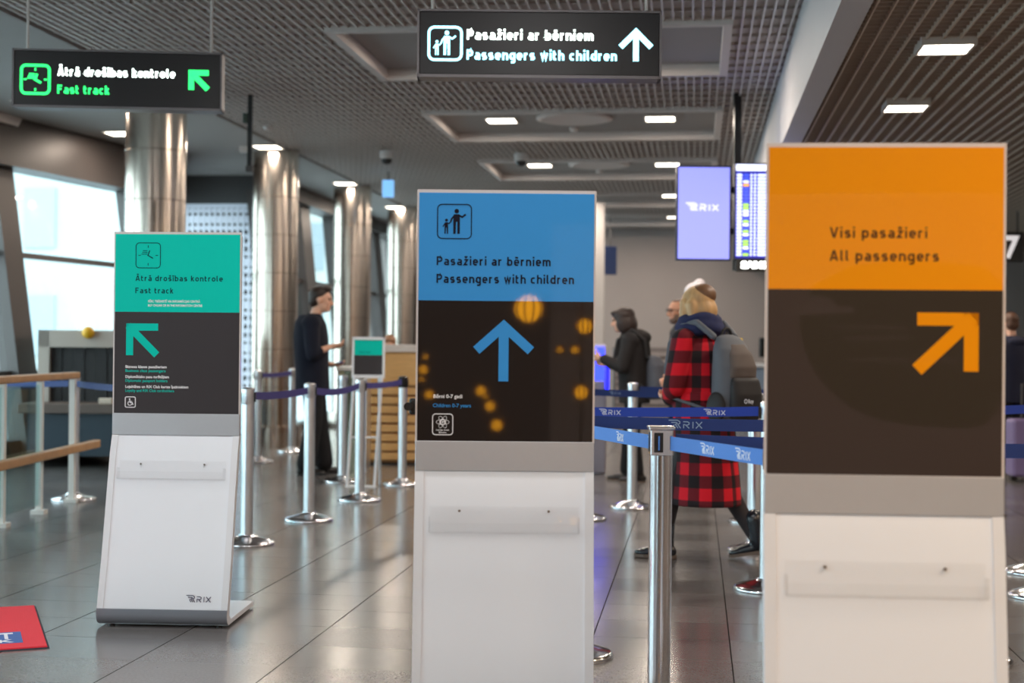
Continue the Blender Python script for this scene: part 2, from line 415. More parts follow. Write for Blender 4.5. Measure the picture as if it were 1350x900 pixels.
M_signblack = mat('sign_black', (26, 25, 28), 0.35, noise=0.05)
M_navybelt = mat('navy_webbing', (12, 44, 108), 0.65, noise=0.08, nscale=120)
M_royalbelt = mat('royal_blue_webbing', (24, 62, 170), 0.65, noise=0.08, nscale=120)
M_lightbelt = mat('light_blue_webbing', (82, 134, 212), 0.65, noise=0.06, nscale=120)
M_purplebelt = mat('violet_webbing', (58, 52, 122), 0.65, noise=0.08, nscale=120)
M_print = mat('white_print', (212, 220, 236), 0.6)
M_printgrey = mat('grey_print', (126, 150, 180), 0.6)
M_skin = mat('skin', (224, 172, 146), 0.5)
M_skin2 = mat('skin_ruddy', (206, 150, 122), 0.5)
M_oak = wood_material('oak_veneer', (226, 178, 116), (1, 1, 14), 0.38)
M_oakdark = wood_material('oak_groove', (150, 104, 60), (1, 1, 14), 0.5)
M_handrail = wood_material('handrail_wood', (186, 142, 96), (2, 2, 2), 0.35)
M_eye = mat('eye_dark', (24, 18, 16), 0.2)

# ------------------------------------------------------------------ the hall
H_C, H_R = 3.73, 3.14         # main ceiling, lower ceiling on the right
XB0, XB1, ZB = 0.73, 0.895, 3.10  # the beam between them
YB = 29.6                      # far wall
YN = -7.0                      # wall behind the camera
XR = 9.0
FAC = [(-10.6, YN), (-6.62, 17.2), (-8.6, 17.21), (-8.6, 19.9), (-6.10, 19.91), (-6.12, YB)]      # inner foot of the glazed facades
bm = BM(); prism(bm, [(XR, YN), (XR, YB + .3)] + [(x - .12, y) for x, y in reversed(FAC)], -.2, 0, 'XY'); tag(obj('floor', bm, M_floor), kind='structure')

TRAYS = [(-2.83, 0.18, Y - 0.95, Y + 0.95) for Y in (7.95, 11.8, 15.7, 19.6, 23.6, 27.4)]
X_SL = -5.12
# main ceiling: backing with the coffers cut out, blades below it
bm = BM()
ys = sorted({YN, YB} | {t[2] - .04 for t in TRAYS} | {t[3] + .04 for t in TRAYS})
for ya, yb in zip(ys, ys[1:]):
    mid = (ya + yb) / 2
    t = next((t for t in TRAYS if t[2] - .04 < mid < t[3] + .04), None)
    for xa, xb in ([(X_SL, XB0)] if t is None else [(X_SL, t[0] - .04), (t[1] + .04, XB0)]):
        box(bm, (xa, ya, H_C + 0.05), (xb, yb, H_C + 0.08))
prism(bm, [(X_SL, YN), (X_SL, YB)] + [(x - .66, y) for x, y in reversed(FAC)], H_C, H_C + .09, 'XY', mi=1)
x = X_SL + 0.04
while x < XB0 - 0.02:
    cuts = [(YN, YB)]
    for t in TRAYS:
        if t[0] - 0.08 < x < t[1] + 0.08:
            new = []
            for (a, b) in cuts:
                if t[2] > a and t[3] < b: new += [(a, t[2] - 0.07), (t[3] + 0.07, b)]
                else: new.append((a, b))
            cuts = new
    for (a, b) in cuts: box(bm, (x - 0.008, a, H_C + .022), (x + 0.008, b, H_C + 0.055), mi=2)
    x += 0.074
y = YN + 0.4
while y < YB:
    tt = next((t for t in TRAYS if t[2] - .1 < y < t[3] + .1), None)
    for xa, xb in ([(X_SL, XB0)] if tt is None else [(X_SL, tt[0] - .07), (tt[1] + .07, XB0)]):
        box(bm, (xa, y - 0.006, H_C + 0.028), (xb, y + 0.006, H_C + 0.05), mi=0)
    y += 0.3
tag(obj('ceiling', bm, [M_ceilback, M_plaster, M_slat]), kind='structure')
for i, t in enumerate(TRAYS):
    bm = BM(); zt = H_C + 0.088
    box(bm, (t[0] - .07, t[2] - .07, H_C - 0.012), (t[1] + .07, t[2], zt)); box(bm, (t[0] - .07, t[3], H_C - 0.012), (t[1] + .07, t[3] + .07, zt))
    box(bm, (t[0] - .07, t[2], H_C - 0.012), (t[0], t[3], zt)); box(bm, (t[1], t[2], H_C - 0.012), (t[1] + .07, t[3], zt))
    box(bm, (t[0] - .07, t[2] - .07, zt), (t[1] + .07, t[3] + .07, zt + .03), mi=1)
    tag(obj('trim_%d' % (i + 1), bm, [M_cove, M_plaster]), kind='structure')
# lower ceiling on the right
bm = BM()
box(bm, (XB1, YN, H_R + 0.05), (XR, YB, H_R + 0.09))
x = XB1 + 0.06
while x < XR:
    box(bm, (x - 0.006, YN, H_R + .02), (x + 0.006, YB, H_R + 0.055), mi=1); x += 0.1
y = YN + 0.1
while y < YB:
    box(bm, (XB1, y - 0.004, H_R + 0.034), (XR, y + 0.004, H_R + 0.05), mi=0); y += 0.1
tag(obj('ceiling_lower', bm, [mat('ceiling_backing_brown', (172, 160, 150), 0.8, noise=0.08, nscale=3), mat('ceiling_slat_warm', (206, 192, 176), 0.5)]), kind='structure')
bm = BM(); box(bm, (XB0, YN, ZB), (XB1, YB, H_C + 0.09)); tag(obj('trim_beam', bm, M_beam), kind='structure')
# walls
bm = BM(); box(bm, (-7, YB, 0), (XR, YB + 0.2, H_C + .1)); tag(obj('wall_back', bm, M_wall), kind='structure')
bm = BM(); box(bm, (XR, YN, 0), (XR + 0.2, YB, H_C)); tag(obj('wall_right', bm, M_wall), kind='structure')
bm = BM(); box(bm, (-6.4, YN - 0.2, 0), (XR, YN, H_C + .1)); tag(obj('wall_front', bm, mat('dark_warm_wall', (74, 64, 58), 0.7)), kind='structure')

# glazed facade on the left: local x runs along the wall, y outwards, it leans outwards with height
def facade(n, p0, p1, zs, zh, divs, transoms, lean=0.14, pier=0.16, parent_kind='structure'):
    p0 = Vector((p0[0], p0[1], 0)); p1 = Vector((p1[0], p1[1], 0)); L = (p1 - p0).length
    dx = (p1 - p0).normalized(); out = Vector((-dx.y, dx.x, 0))
    def T(s, o, z): return p0 + dx * s + out * (o + lean * z) + Vector((0, 0, z))
    def bx(bm, s0, s1, o0, o1, za, zb, mi=0):
        vs = [bm.verts.new(T(s, o, z)) for (s, o, z) in ((s0, o0, za), (s1, o0, za), (s1, o1, za), (s0, o1, za), (s0, o0, zb), (s1, o0, zb), (s1, o1, zb), (s0, o1, zb))]
        for q in ((0, 3, 2, 1), (4, 5, 6, 7), (0, 1, 5, 4), (1, 2, 6, 5), (2, 3, 7, 6), (3, 0, 4, 7)):
            f = bm.faces.new([vs[i] for i in q]); f.material_index = mi
    w = bpy.data.objects.new('window_%d' % n, None); COL.objects.link(w); tag(w, kind='structure')
    fr = BM(); gl = BM()
    bx(fr, 0, L, -.05, .12, 0, zs); bx(fr, 0, L, -.25, .12, zh, H_C + .05)
    for s in divs: bx(fr, s - pier, s + pier, -.12, .10, 0, zh + .01)
    for z in transoms: bx(fr, 0, L, -.04, .05, z - .03, z + .03)
    bx(gl, 0, L, .0, .012, zs, zh)
    a = obj('window_frame', fr, M_mullion, w); tag(a, kind='structure')
    b = obj('window_glazing', gl, M_glass, w); tag(b, kind='structure')
    return T
# near facade, seen at the left edge
T1 = facade(1, (-10.6, YN), (-6.62, 17.2), 0.25, 3.18, [.4, 4.1, 7.8, 11.5, 15.2, 18.9, 21.72, 24.4], [2.24, 0.95], lean=0.15)
# far facade behind the columns
T2 = facade(2, (-5.98, 19.9), (-6.05, YB), 0.1, 3.5, [.1, 2.2, 4.4, 7.5, 9.6], [2.3], lean=0.10, pier=0.28)
T3 = facade(3, (-6.4, YN), (-11.2, YN), 0.25, 3.3, [.1, 2.2, 4.3], [2.2], lean=0.0)  # unseen window behind the camera, added to bring cool daylight in at the left
T4 = facade(4, (-6.72, 17.3), (-7.98, 19.86), 0.25, 3.3, [.05, 2.8], [2.2], lean=0.0, pier=.06)  # hidden glazed return, added to let daylight onto the perforated wall
# perforated wall closing the step between the two
bm = BM()
px0, px1, zt, zb = -8.0, -6.12, 3.32, 0.0
cols = [px0 + .05 + .0] 
n_c, n_r = 21, 26
cw = (px1 - px0 - .1) / n_c; rh = (zt - .1) / n_r
box(bm, (px0, 19.86, 0), (px0 + .05, 19.9, zt)); box(bm, (px1 - .05, 19.86, 0), (px1, 19.9, zt))
box(bm, (px0, 19.86, zt - .06), (px1, 19.9, zt))
for i in range(n_c + 1):
    X = px0 + .05 + i * cw; box(bm, (X - cw * .22, 19.865, 0), (X + cw * .22, 19.895, zt - .05))
for j in range(n_r + 1):
    Z = j * rh; k = .45 if j % 5 == 0 else .25
    box(bm, (px0 + .05, 19.87, max(0, Z - rh * k)), (px1 - .05, 19.89, Z + rh * k))
box(bm, (px0, 19.98, 0), (px1, 20.02, zt), mi=1); box(bm, (px0, 19.86, zt), (px1, 20.02, H_C + .05), mi=1)
tag(obj('wall_perforated', bm, [mat('perforated_sheet', (222, 222, 234), 0.45, metal=0.2), M_dark]), kind='structure')
# outside: paving and a pale terminal wing
bm = BM(); prism(bm, [(-60, -20), (-12.9, -20), (-7.2, 17.3), (-6.7, 70), (-60, 70)], -.3, -.22, 'XY'); tag(obj('pavement', bm, mat('pale_paving', (190, 192, 194), 0.9, noise=.05)), kind='structure')
for (nm, x0_, x1_, y0_, hh, rgb, wr, nwx) in (('grey panelled terminal wing outside beyond the left window', -40, -15.4, 34, 15, (166, 172, 172), (144, 156, 162), 12),
                                           ('pale office block with square windows outside beyond the left window', -16.6, -11.2, 44, 16, (196, 198, 194), (150, 160, 166), 3)):
    tw = thing('building', nm, 'building', ((x0_ + x1_) / 2, y0_, -.22)); w_ = (x1_ - x0_) / 2
    bm = BM(); box(bm, (-w_, 0, 0), (w_, 8, hh)); obj('facade_wall', bm, mat('render_%d' % rgb[0], rgb, 0.9, noise=.03), tw)
    for k in range(nwx):
        for j in range(5):
            sx = 2 * w_ / nwx; xa = -w_ + sx * (k + .3); bm = BM(); box(bm, (xa, -.05, 1.2 + j * 2.7), (xa + sx * .4, .02, 2.7 + j * 2.7))
            obj('window', bm, mat('outside_glass_%d' % wr[0], wr, 0.3), tw)
# columns (each its own structure), clad in steel sheet with ring joints
for i, (px, Yc) in enumerate(((203, 13.3), (361.5, 17.6), (463, 21.6), (531, 25.0))):
    X = P(px, 430, Yc / math.cos(YAW)).x if False else 0
    ray = fw + rt * ((px - 675) / F); kk = Yc / ray.y; X = ray.x * kk
    prof = [(.36, 0), (.36, .26), (.292, .27)]
    z = .27
    for zj in (.75, 1.23, 1.71, 2.19, 2.67, 3.15):
        prof += [(.292, zj - .008), (.284, zj - .004), (.284, zj + .004), (.292, zj + .008)]
    prof += [(.292, H_C + .04)]
    bm = BM(); lathe(bm, prof, 48, (X, Yc)); o = obj('column_%d' % (i + 1), bm, M_colsteel); autosmooth(o, 40); tag(o, kind='structure')
# slim pale pillar by the far wall
q = P(789, 400, 24.0); bm = BM(); box(bm, (q.x - .09, q.y - .09, 0), (q.x + .09, q.y + .09, H_C)); tag(obj('pillar_1', bm, mat('pale_pillar', (204, 196, 192), .5)), kind='structure')
# grey cove line along the left edge of the ceiling
bm = BM(); box(bm, (-7.46, 3, H_C - .10), (-7.34, 15.2, H_C)); tag(obj('trim_cove', bm, M_cove), kind='structure')

# ------------------------------------------------------------------ ceiling lights
def ceiling_light(x, y, z, label, s=0.30, pw=1.0):
    t = thing('ceiling_light', label, 'ceiling light', (x, y, z), 0, 'square recessed ceiling lights')
    bm = BM()
    e = s / 2; w = .018
    for lo, hi in (((-e - w, -e - w, -.012), (e + w, -e, .03)), ((-e - w, e, -.012), (e + w, e + w, .03)), ((-e - w, -e, -.012), (-e, e, .03)), ((e, -e, -.012), (e + w, e, .03))):
        box(bm, lo, hi)
    box(bm, (-e - w, -e - w, .03), (e + w, e + w, .05))
    obj('frame', bm, M_lampframe, t)
    bm = BM(); box(bm, (-e, -e, -.004), (e, e, .02)); obj('diffuser', bm, M_lampon, t)
    area_light('lamp_light', (0, 0, -.016), s * .95, LAMP_W * pw, WARM, parent=t)
    return t
ORD = ['nearest', 'second', 'third', 'fourth', 'fifth', 'sixth']
for i, t in enumerate(TRAYS):
    Y = (t[2] + t[3]) / 2
    if i == 0: continue
    for (X, s) in ((-2.18, 'left'), (-0.42, 'right')):
        ceiling_light(X if i != 1 else X + (.2 if s == 'left' else -.08), Y, H_C + .083, 'square ceiling light on the %s in the %s recessed coffer from the front' % (s, ORD[i - 1]), .31)
for k, (X, Y, l) in enumerate(((-5.27, 13.2, 'square ceiling light above the green lettered hanging sign beside the nearest steel column'),
                 (-5.27, 17.0, 'square ceiling light in front of the second steel column beside the black ceiling pole'),
                 (-5.27, 20.9, 'square ceiling light in front of the third steel column'),
                 (-5.27, 24.5, 'square ceiling light in front of the farthest steel column'),
                 (-6.72, 13.7, 'square ceiling light at the far left edge beside the green lettered hanging sign'),
                 (-6.66, 15.8, 'square ceiling light below the green lettered hanging sign left of the nearest column'))):
    ceiling_light(X, Y, H_C - .002, l, .30, .25 if X < -6 else 1.0)
for (px, py, l) in ((1246, 65, 'square ceiling light right of the beam, nearer one above the orange display stand'),
                    (1194, 143, 'square ceiling light right of the beam, farther one just above the orange display stand')):
    q = G(px, py, H_R - .01); ceiling_light(q.x, q.y, H_R - .002, l, .29)
ceiling_light(2.3, 15.5, H_R - .002, 'square ceiling light hidden high behind the orange display stand', .29)
ceiling_light(2.3, 21.5, H_R - .002, 'square ceiling light far behind the orange display stand near the far wall', .29)
ceiling_light(5.6, 15.5, H_R - .002, 'square ceiling light beside the white seven number sign', .29)

# small ceiling fittings
def dome_camera(px, py, label):
    q = G(px, py - 6, H_C)
    t = thing('dome_camera', label, 'security camera', (q.x, q.y, H_C), 0, 'dome cameras under the ceiling')
    bm = BM(); lathe(bm, [(.02, 0), (.085, -.004), (.09, -.03), (.085, -.09), (.07, -.10)], 24); autosmooth(obj('housing', bm, mat('camera_white', (206, 202, 200), .4), t))
    bm = BM(); lathe(bm, [(.068, -.10), (.066, -.13), (.045, -.16), (.01, -.17)], 24); autosmooth(obj('dome', bm, M_blackplastic, t))
dome_camera(510, 205, 'white dome camera under the slatted ceiling left of the blue display stand')
dome_camera(687, 208, 'white dome camera above the top of the blue display stand')
q = G(512, 226, H_C)
t = thing('exit_light', 'small pale blue glowing exit light hanging below a dome camera', 'exit sign', (q.x, q.y, H_C), YAW)
bm = BM(); cyl(bm, (0, 0, 0), (0, 0, -.12), .01, seg=10); obj('rod', bm, M_dark, t)
bm = BM(); box(bm, (-.08, -.03, -.36), (.08, .03, -.12), bevel=.01); obj('light_box', bm, mat('exit_glow', (120, 178, 230), .3, emit=.9), t)
def round_vent(px, py, z, r, label):
    q = G(px, py, z)
    t = thing('ceiling_diffuser', label, 'air vent', (q.x, q.y, z), 0, 'round ceiling diffusers')
    bm = BM(); lathe(bm, [(r * .82, .0), (r, .0), (r, -.02), (r * .86, -.035), (r * .82, -.03)], 40); obj('ring', bm, M_cove, t, smooth=True)
    bm = BM(); lathe(bm, [(r * .8, 0), (r * .8, -.012), (r * .5, -.018), (.02, -.02)], 40); obj('plate', bm, M_plaster, t, smooth=True)
for i, nm in ((2, 'first coffer behind the white lettered hanging sign'), (3, 'second coffer behind the white lettered hanging sign')):
    t_ = TRAYS[i]; round_vent(757 if i == 2 else 790, 155 if i == 2 else 216, H_C + .088, .42, 'round air diffuser in the middle of the ' + nm)
for (px, py, z, l) in ((757, 168, H_C + .088, 'small smoke detector in the first coffer behind the hanging sign'), (353, 166, H_C, 'small smoke detector on the plain ceiling by the second column'), (790, 224, H_C + .088, 'small smoke detector in the farther coffer')):
    q = G(px, py, z); t = thing('smoke_detector', l, 'smoke detector', (q.x, q.y, z), 0, 'smoke detectors')
    bm = BM(); lathe(bm, [(.055, 0), (.055, -.02), (.04, -.045), (.01, -.05)], 20); obj('housing', bm, M_cove, t, smooth=True)

# ------------------------------------------------------------------ hanging direction signs
def hang_sign(label, px0, px1, pyt, pyb, W_, rot):
    k = (px1 - px0) / W_; d = F / k
    cx = (px0 + px1) / 2; q = P(cx, pyb, d)
    Hh = (pyb - pyt) / k
    t = thing('hanging_sign', label, 'hanging sign', q, YAW + rot, 'black illuminated direction signs hung from the ceiling')
    bm = BM(); box(bm, (-W_ / 2, 0, 0), (W_ / 2, .12, Hh), bevel=.004); obj('sign_box', bm, M_signblack, t)
    bm = BM()
    for (lo, hi) in (((-W_ / 2 - .012, -.006, -.016), (W_ / 2 + .012, .126, 0)), ((-W_ / 2 - .012, -.006, Hh), (W_ / 2 + .012, .126, Hh + .012)), ((W_ / 2, -.006, -.016), (W_ / 2 + .012, .126, Hh + .012)), ((-W_ / 2 - .012, -.006, -.016), (-W_ / 2, .126, Hh + .012))): box(bm, lo, hi)
    obj('frame', bm, mat('sign_frame_grey', (120, 116, 118), .4, metal=.5), t)
    for s in (-1, 1):
        bm = BM(); cyl(bm, (s * W_ * .448, .06, Hh), (s * W_ * .448, .06, H_C - q.z + .05), .009, seg=12); obj('hanging_rod', bm, mat('rod_pale', (214, 208, 204), .4), t)
    X = lambda px: (px - cx) / k
    Z = lambda py: (pyb - py) / k
    return t, X, Z, k
M_cyan = mat('cyan_backlit', (150, 236, 252), .4, emit=2.6)
M_wlit = mat('white_backlit', (236, 255, 246), .4, emit=3.2)
M_glit = mat('green_backlit', (40, 240, 110), .4, emit=1.6)
t, X, Z, k = hang_sign('black hanging sign with white and cyan lettering for passengers with children', 552.5, 869, 16, 99, 1.3, 0)
bm = BM(); stroke(bm, rrect(X(586.5), Z(58.5), 43 / k, 43 / k, 7.5 / k), 3.4 / k, -.001, .002, True); family_bm(bm, X(586), Z(57.5), 45 / k, -.001, .002); obj('family_pictogram', bm, M_cyan, t)
bm = BM(); sign_text(bm, 'Pasažieri ar bērniem', X(615), Z(53), 167 / k, 13.4 / k, -.001, .002, .21, .13); obj('lettering', bm, M_wlit, t, label='white lettering')
bm = BM(); sign_text(bm, 'Passengers with children', X(615), Z(79.5), 198 / k, 13.4 / k, -.001, .002, .21, .13); obj('lettering', bm, M_cyan, t, label='cyan lettering')
bm = BM(); arrow_bm(bm, X(838), Z(57.5), 44 / k, 0, -.001, .002, .085); obj('arrow', bm, M_cyan, t)
t, X, Z, k = hang_sign('black hanging sign with green and white lettering for the fast track', 21, 288.5, 69, 140.5, 1.3, math.radians(4))
bm = BM(); stroke(bm, rrect(X(48.5), Z(107), 36 / k, 37 / k, 6 / k), 3.6 / k, -.001, .002, True); clock_bm(bm, X(48.5), Z(107), 37 / k, -.001, .002, .06); obj('clock_pictogram', bm, M_glit, t)
bm = BM(); sign_text(bm, 'Ātrā drošības kontrole', X(77), Z(101.5), 152.5 / k, 11.6 / k, -.001, .002, .21, .13); obj('lettering', bm, M_wlit, t, label='white lettering')
bm = BM(); sign_text(bm, 'Fast track', X(77), Z(125), 67.5 / k, 11.6 / k, -.001, .002, .21, .13); obj('lettering', bm, M_glit, t, label='green lettering')
bm = BM(); arrow_bm(bm, X(260), Z(103), 35 / k, 45, -.001, .002, .105); obj('arrow', bm, M_glit, t)

# ------------------------------------------------------------------ display stands
ZS0, ZS1, ZD, ZP, ZTOP = 0.862, 0.963, 1.437, 1.801, 1.812   # white / silver / dark / coloured / acrylic edges
SW = 0.60
def stand(label, loc, rotz, col_mat, dark_mat, yb=.10):
    t = thing('display_stand', label, 'display stand', loc, rotz, 'freestanding poster display stands')
    hw = SW / 2
    # body: one bent sheet, from the floor plate up the leaning front to the poster board
    out = []
    R = .045
    front = [(R, .012)] + [(R - R * math.sin(a), .012 + R - R * math.cos(a)) for a in [PI / 2 * i / 6 for i in range(1, 7)]]
    xa, xm = yb * .32, yb * .85         # the poster stands back from the foot by yb
    front += [(xa, .30), (xm, .78), (yb, ZS0)]
    th = .022
    back = [(yb + th, ZS0), (xm + th, .78), (xa + th, .30), (th + .004, .012 + R), (R + .01, .012 + th), ]
    bm = BM(); prism(bm, front + back, -hw + .028, hw - .028, 'YZ'); o = obj('front_panel', bm, M_white, t); autosmooth(o, 25)
    for s in (-1, 1):
        f2 = [(p[0] - .004, p[1]) for p in front]; b2 = [(p[0] + .014, p[1]) for p in back]
        bm = BM(); prism(bm, f2 + b2, *sorted((s * (hw - .028), s * (hw + .002))), 'YZ'); o = obj('edge_profile', bm, M_whiteedge, t); autosmooth(o, 25)
    # curved metal band at the foot
    band = [(p[0] - .006, p[1]) for p in front[:7]] + [(-.006, .085)] + [(.003, .085)] + [(p[0] + .004, p[1] + .002) for p in reversed(front[:7])]
    bm = BM(); prism(bm, band, -hw - .001, hw + .001, 'YZ'); o = obj('foot_band', bm, M_baseband, t); autosmooth(o, 30)
    bm = BM(); box(bm, (-hw, .03, .010), (hw, .54, .034), bevel=.003); obj('floor_plate', bm, M_white, t)
    for (sx, sy) in ((-1, .06), (1, .06), (-1, .50), (1, .50)):
        bm = BM(); cyl(bm, (sx * (hw - .05), sy, 0), (sx * (hw - .05), sy, .012), .016, seg=14); obj('rubber_foot', bm, M_blackplastic, t)
    # upper board, silver strip, poster under an acrylic sheet
    bm = BM(); box(bm, (-hw, yb + .006, ZS0), (hw, yb + .034, ZP - .004), bevel=.003); obj('back_board', bm, M_whiteedge, t)
    bm = BM(); box(bm, (-hw - .002, yb - .006, ZS0), (hw + .002, yb + .02, ZS1), bevel=.002); obj('silver_strip', bm, M_silver, t)
    bm = BM(); box(bm, (-hw - .003, yb + .001, ZS1 - .01), (hw + .003, yb + .006, ZTOP)); obj('acrylic_sheet', bm, M_acrylsheet, t)
    m = hw - .004
    bm = BM(); box(bm, (-m, yb - .0012, ZD), (m, yb + .0014, ZP)); po = obj('colour_poster', bm, col_mat, t)
    bm = BM(); box(bm, (-m, yb - .0012, ZS1), (m, yb + .0014, ZD)); pd = obj('dark_poster', bm, dark_mat, t)
    # clear leaflet tray on the front panel
    a0 = Vector((xa, .30)); a1 = Vector((xm, .78)); dd = (a1 - a0).normalized(); nn = Vector((-dd.y, dd.x))
    if nn.x > 0: nn = -nn
    tr = bpy.data.objects.new('leaflet_tray', None); COL.objects.link(tr); tr.parent = t
    zc = .66
    base = a0 + dd * ((zc - a0.y) / dd.y) + nn * .002
    ang = math.atan2(dd.x, dd.y)
    tr.location = (0, base.x, base.y); tr.rotation_euler = (-ang, 0, 0)
    w2 = .25; bm = BM()
    box(bm, (-w2, -.004, 0), (w2, 0, .085)); box(bm, (-w2, -.04, -.004), (w2, 0, 0)); box(bm, (-w2, -.042, -.004), (w2, -.038, .03))
    for s in (-1, 1): box(bm, (s * w2 - .002, -.04, 0), (s * w2 + .002, 0, .05))
    obj('clear_plate', bm, M_acryl, tr)
    for s in (-1, 1):
        bm = BM(); cyl(bm, (s * .15, -.004, .07), (s * .15, -.008, .07), .0045, seg=12); obj('screw', bm, M_screw, tr)
    def mp(px0, px1, pt, pb):                     # poster pixels to poster metres
        kx = (2 * m) / (px1 - px0); kz = (ZP - ZS1) / (pb - pt)
        return (lambda px: -m + (px - px0) * kx), (lambda py: ZS1 + (pb - py) * kz), kx, kz
    return t, po, pd, yb - .0013, mp
GL = dict(rough=.4, coat=.55, spec=.12)
M_teal = mat('teal_print', (0, 196, 176), **GL); M_blue = mat('blue_print', (60, 148, 218), **GL); M_orange = mat('orange_print', (236, 146, 0), **GL)
M_ink = mat('dark_ink', (24, 24, 40), **GL); M_inkteal = mat('dark_green_ink', (10, 62, 66), **GL); M_inkor = mat('brown_ink', (72, 44, 16), **GL)
M_dk1 = mat('charcoal_print', (62, 58, 60), **GL); M_dk2 = mat('near_black_print', (34, 27, 25), **GL); M_dk3 = mat('dark_brown_print', (52, 42, 38), **GL)
M_wprint = mat('white_poster_print', (236, 234, 236), **GL)

def stand_at(px_c, dist_board, rot, yb=.10):
    q = P(px_c, 458, dist_board); q.z = 0
    back = Vector((0, yb, 0)); back.rotate(Euler((0, 0, YAW + rot)))
    return q - back

# teal stand
rot = math.radians(-2.5)
t, po, pd, yf, mp = stand('display stand with teal poster for the fast track and diagonal arrow', stand_at(233, 6.62, rot, .20), YAW + rot, M_teal, M_dk1, .20)
t.scale = (.99, 1, .995); X, Z, kx, kz = mp(150.5, 313.5, 307, 543)
bm = BM(); stroke(bm, rrect(X(193.5), Z(335), 32 * kx, 33 * kz, 4.5 * kx), 1.1 * kx, yf, .0006, True); clock_bm(bm, X(193.5), Z(335), 32 * kx, yf, .0006, .03); obj('clock_pictogram', bm, M_inkteal, po)
bm = BM(); sign_text(bm, 'Ātrā drošības kontrole', X(177), Z(368.8), 114.5 * kx, 7.5 * kz, yf, w=.175); obj('lettering', bm, M_inkteal, po); bm = BM(); sign_text(bm, 'Fast track', X(177), Z(385), 50 * kx, 7.5 * kz, yf, w=.175); obj('lettering', bm, M_inkteal, po)
bm = BM(); text_bm(bm, 'PĒRC TIEŠSAISTĒ VAI INFORMĀCIJAS CENTRĀ', X(194), Z(396.8), 68 * kx, 2.9 * kz, yf, bold=.02); text_bm(bm, 'BUY ONLINE OR IN THE INFORMATION CENTRE', X(194), Z(402.2), 71 * kx, 2.9 * kz, yf, bold=.02); obj('small_lettering', bm, M_wprint, po)
bm = BM()
stroke(bm, [(X(166), Z(429.5)), (X(207.5), Z(429.5))], 9.3 * kx, yf); stroke(bm, [(X(170.3), Z(425)), (X(170.3), Z(466.8))], 9.3 * kx, yf); stroke(bm, [(X(168), Z(427.5)), (X(206), Z(466))], 9.3 * kx, yf, .0007)
obj('arrow', bm, M_teal, pd)
bm = BM(); bt = BM()
for i, (a, wa, b, wb) in enumerate((('Biznesa klases pasažieriem', 54, 'Business class passengers', 52.5), ('Diplomātisko pasu turētājiem', 57, 'Diplomatic passport holders', 55), ('Lojalitātes un RIX Club kartes īpašniekiem', 82.5, 'Loyalty and RIX Club cardholders', 64))):
    yb_ = 483.5 + 13.1 * i
    text_bm(bm, a, X(165.3), Z(yb_), wa * kx, 3.5 * kz, yf, bold=.025); text_bm(bt, b, X(165.3), Z(yb_ + 5.2), wb * kx, 3.5 * kz, yf, bold=.012)
obj('small_lettering', bm, M_wprint, pd); obj('small_lettering', bt, M_teal, pd, label='teal lettering')
bm = BM(); cx, cz = X(172), Z(528.5)
stroke(bm, rrect(cx, cz, 13.2 * kx, 13.6 * kz, 1.8 * kx), 1.1 * kx, yf, .0006, True)
A = lambda x, z: (cx + x * kx, cz + z * kz)
poly(bm, disc(*A(-.9, 3.9), 1.0 * kx), yf); stroke(bm, [A(-.8, 2.6), A(-.2, -.6), A(2.4, -.6), A(3.6, -3.6)], 1.2 * kx, yf); stroke(bm, [A(-.3, 1.2), A(2.2, .9)], .8 * kx, yf)
stroke(bm, [A(-1.4, 1.0), A(-2.9, -.4), A(-3.2, -2.2), A(-2.2, -3.9), A(-.3, -4.3), A(1.4, -3.5), A(2.1, -2.1)], .9 * kx, yf)
obj('wheelchair_pictogram', bm, M_wprint, pd)
# printed mark at the foot of the white panel
def foot_logo(t, xl, w, z, m):
    a0 = Vector((0, .0577)); a1 = Vector((.20 * .32, .30))
    y = a0.x + (a1.x - a0.x) * (z - a0.y) / (a1.y - a0.y)
    bm = BM(); h = w / 3.85; logo_bm(bm, 0, 0, h, 0, .0008, 1.0, .11)
    o = obj('printed_logo', bm, m, t); o.location = (xl, y - .0025, z); o.rotation_euler = (-math.atan2(.20 * .32, .2423), 0, 0)
foot_logo(t, .107, .115, .118, mat('grey_violet_ink', (70, 66, 92), .5))
# blue stand
rot = math.radians(0.5)
t, po, pd, yf, mp = stand('display stand with blue poster for passengers with children and upward arrow', stand_at(666.5, F / 390, rot), YAW + rot, M_blue, M_dk2)
X, Z, kx, kz = mp(552.5, 783, 258.5, 581)
bm = BM(); stroke(bm, rrect(X(599), Z(295.8), 44.5 * kx, 44.5 * kz, 6 * kx), 1.4 * kx, yf, .0006, True); family_bm(bm, X(599), Z(295.5), 46 * kx, yf); obj('family_pictogram', bm, M_ink, po)
bm = BM(); sign_text(bm, 'Pasažieri ar bērniem', X(576), Z(352.8), 150 * kx, 11.6 * kz, yf, w=.175); obj('lettering', bm, M_ink, po); bm = BM(); sign_text(bm, 'Passengers with children', X(576), Z(375.8), 181 * kx, 11.6 * kz, yf, w=.175); obj('lettering', bm, M_ink, po)
bm = BM(); cx = X(665.2)
stroke(bm, [(cx, Z(503)), (cx, Z(430))], 13 * kx, yf); stroke(bm, [(X(629.3), Z(463)), (cx, Z(431)), (X(701.2), Z(463))], 12.4 * kx, yf, .0007)
obj('arrow', bm, M_blue, pd)
bm = BM(); text_bm(bm, 'Bērni 0-7 gadi', X(573.5), Z(525.3), 38 * kx, 4.6 * kz, yf, bold=.022)
cx, cz = X(586), Z(559.6)
stroke(bm, rrect(cx, cz, 26.5 * kx, 27 * kz, 4 * kx), 1.2 * kx, yf, .0006, True)
obj('small_lettering', bm, M_wprint, pd)
